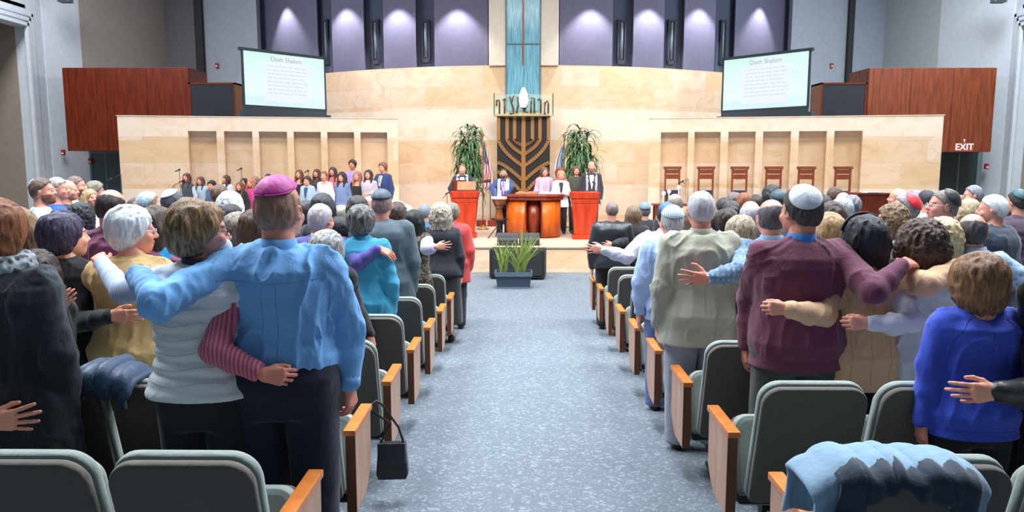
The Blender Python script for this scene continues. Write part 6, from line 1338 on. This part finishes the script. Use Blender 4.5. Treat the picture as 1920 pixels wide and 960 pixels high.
# jacket thrown over the nearest chair with people's side
xj = XRA+.29+.0
JX = at(1690, 850, RY(0)-.17)[0]
def jac(u): return .12+1.0*abs(u)**1.6
e, mb, P = drape('jacket', JX-.02, RY(0)-.0, floor_z(RY(0)), None, 'blue-grey jacket with navy lining thrown over the nearest seat back', 'jacket', wd=.52, over_f=.25, over_b=.15, seed=3, shape=jac, top=.865)
o = mb.build('shell', M('fabric', (126, 156, 182), rough=.85), e); sd_ = o.modifiers.new('s', 'SOLIDIFY'); sd_.thickness = .022; sd_.offset = 1; sb = o.modifiers.new('b', 'SUBSURF'); sb.levels = sb.render_levels = 1
nu, nv = P.shape[0]-1, P.shape[1]-1
m2 = MB(); j0 = int(nv*.60); Q = P[6:-5, j0:, :].copy(); Q[:, :, 1] -= .034; Q[:, :, 2] += .004
for j in range(Q.shape[1]): Q[:, j, 2] -= .03*max(0, j/Q.shape[1]-.4); Q[:, j, 0] *= .97
n1, n2 = Q.shape[:2]; m2.add(Q.reshape(-1, 3), [(i*n2+j, (i+1)*n2+j, (i+1)*n2+j+1, i*n2+j+1) for i in range(n1-1) for j in range(n2-1)], True)
o = m2.build('lining', M('fabric', (24, 40, 60), rough=.8), e); sd_ = o.modifiers.new('s', 'SOLIDIFY'); sd_.thickness = .012; sd_.offset = 1
q = P[nu//2+1, int(nv*.52)]; MB().box((q[0]-.028, q[1]-.05, q[2]-.035), (q[0]+.028, q[1]-.042, q[2]+.03)).build('neck_label', M('fabric', (196, 222, 232)), e)
for (ia, ib) in ((8, 22), (44, 58)): MB().tube([tuple(P[i, int(nv*(.35+.012*(i-ia)))]+V(0, -.012, .022)) for i in range(ia, ib, 2)], .004, 6).build('seam', M('fabric', (60, 80, 104)), e)
q0 = P[10, -3]; MB().box((q0[0]-.06, q0[1]-.06, q0[2]-.01), (q0[0]+.03, q0[1]-.05, q0[2]+.015)).build('hem_tag', M('fabric', (210, 220, 226)), e)
# quilted jacket on the second row, choir side
X2 = at(200, 700, RY(1)-.17)[0]
e, mb, P = drape('quilted_jacket', X2, RY(1), floor_z(RY(1)), None, 'navy quilted jacket hanging over a seat back below the mustard sweater', 'jacket', wd=.25, over_f=.14, over_b=.06, seed=7, ph=.02)
for i in range(P.shape[0]):
    pass
mb.v = [(v[0], v[1]-.014*abs(math.sin(v[0]*42+v[2]*10)), v[2]+.016*abs(math.sin(v[0]*42+v[2]*10))) for v in mb.v]
o = mb.build('quilted_shell', M('fabric', (36, 64, 98), rough=.5), e); sd_ = o.modifiers.new('s', 'SOLIDIFY'); sd_.thickness = .03; sd_.offset = 1
o = MB().tube([tuple(P[i, -2]+V(0, -.03, -.005)) for i in range(2, 62, 4)], .009, 8).build('hem_binding', M('fabric', (30, 44, 70)), e)
# black handbag hanging from the armrest of the second row
bx = at(736, 866, 3.98); e = empty('handbag', (bx[0]-.0, 3.98, bx[2]-.09), R(4), label='black leather handbag hanging by its strap beside the aisle armrest', cat='bag')
MB().prism([(-.078, 0), (.078, 0), (.088, .03), (.075, .20), (-.075, .20), (-.088, .03)], -.04, .04, 'y').build('bag_body', M('plain', (22, 24, 30), rough=.35), e, bevel=.012)
MB().prism([(-.076, .10), (.076, .10), (.076, .215), (-.076, .215)], -.052, -.036, 'y').build('flap', M('plain', (30, 32, 40), rough=.3), e, bevel=.006)
MB().tube([(-.06, 0, .195), (-.06, -.0, .23)], .008).tube([(.06, 0, .195), (.06, 0, .23)], .008).build('strap_ring', M('plain', (120, 120, 125), metal=.8, rough=.3), e)
hk = at(706, 757, 3.9); hk = (hk[0]-bx[0], -.12, hk[2]-(bx[2]-.09)+.03)
MB().tube([(.06, 0, .21), (.04, -.03, .30), (hk[0]+.03, hk[1], hk[2]-.02), (hk[0], hk[1], hk[2]), (hk[0]-.05, hk[1]-.02, hk[2]-.03), (-.0, -.05, .33), (-.06, 0, .21)], .0065, 8).build('strap', M('plain', (26, 26, 30), rough=.4), e)
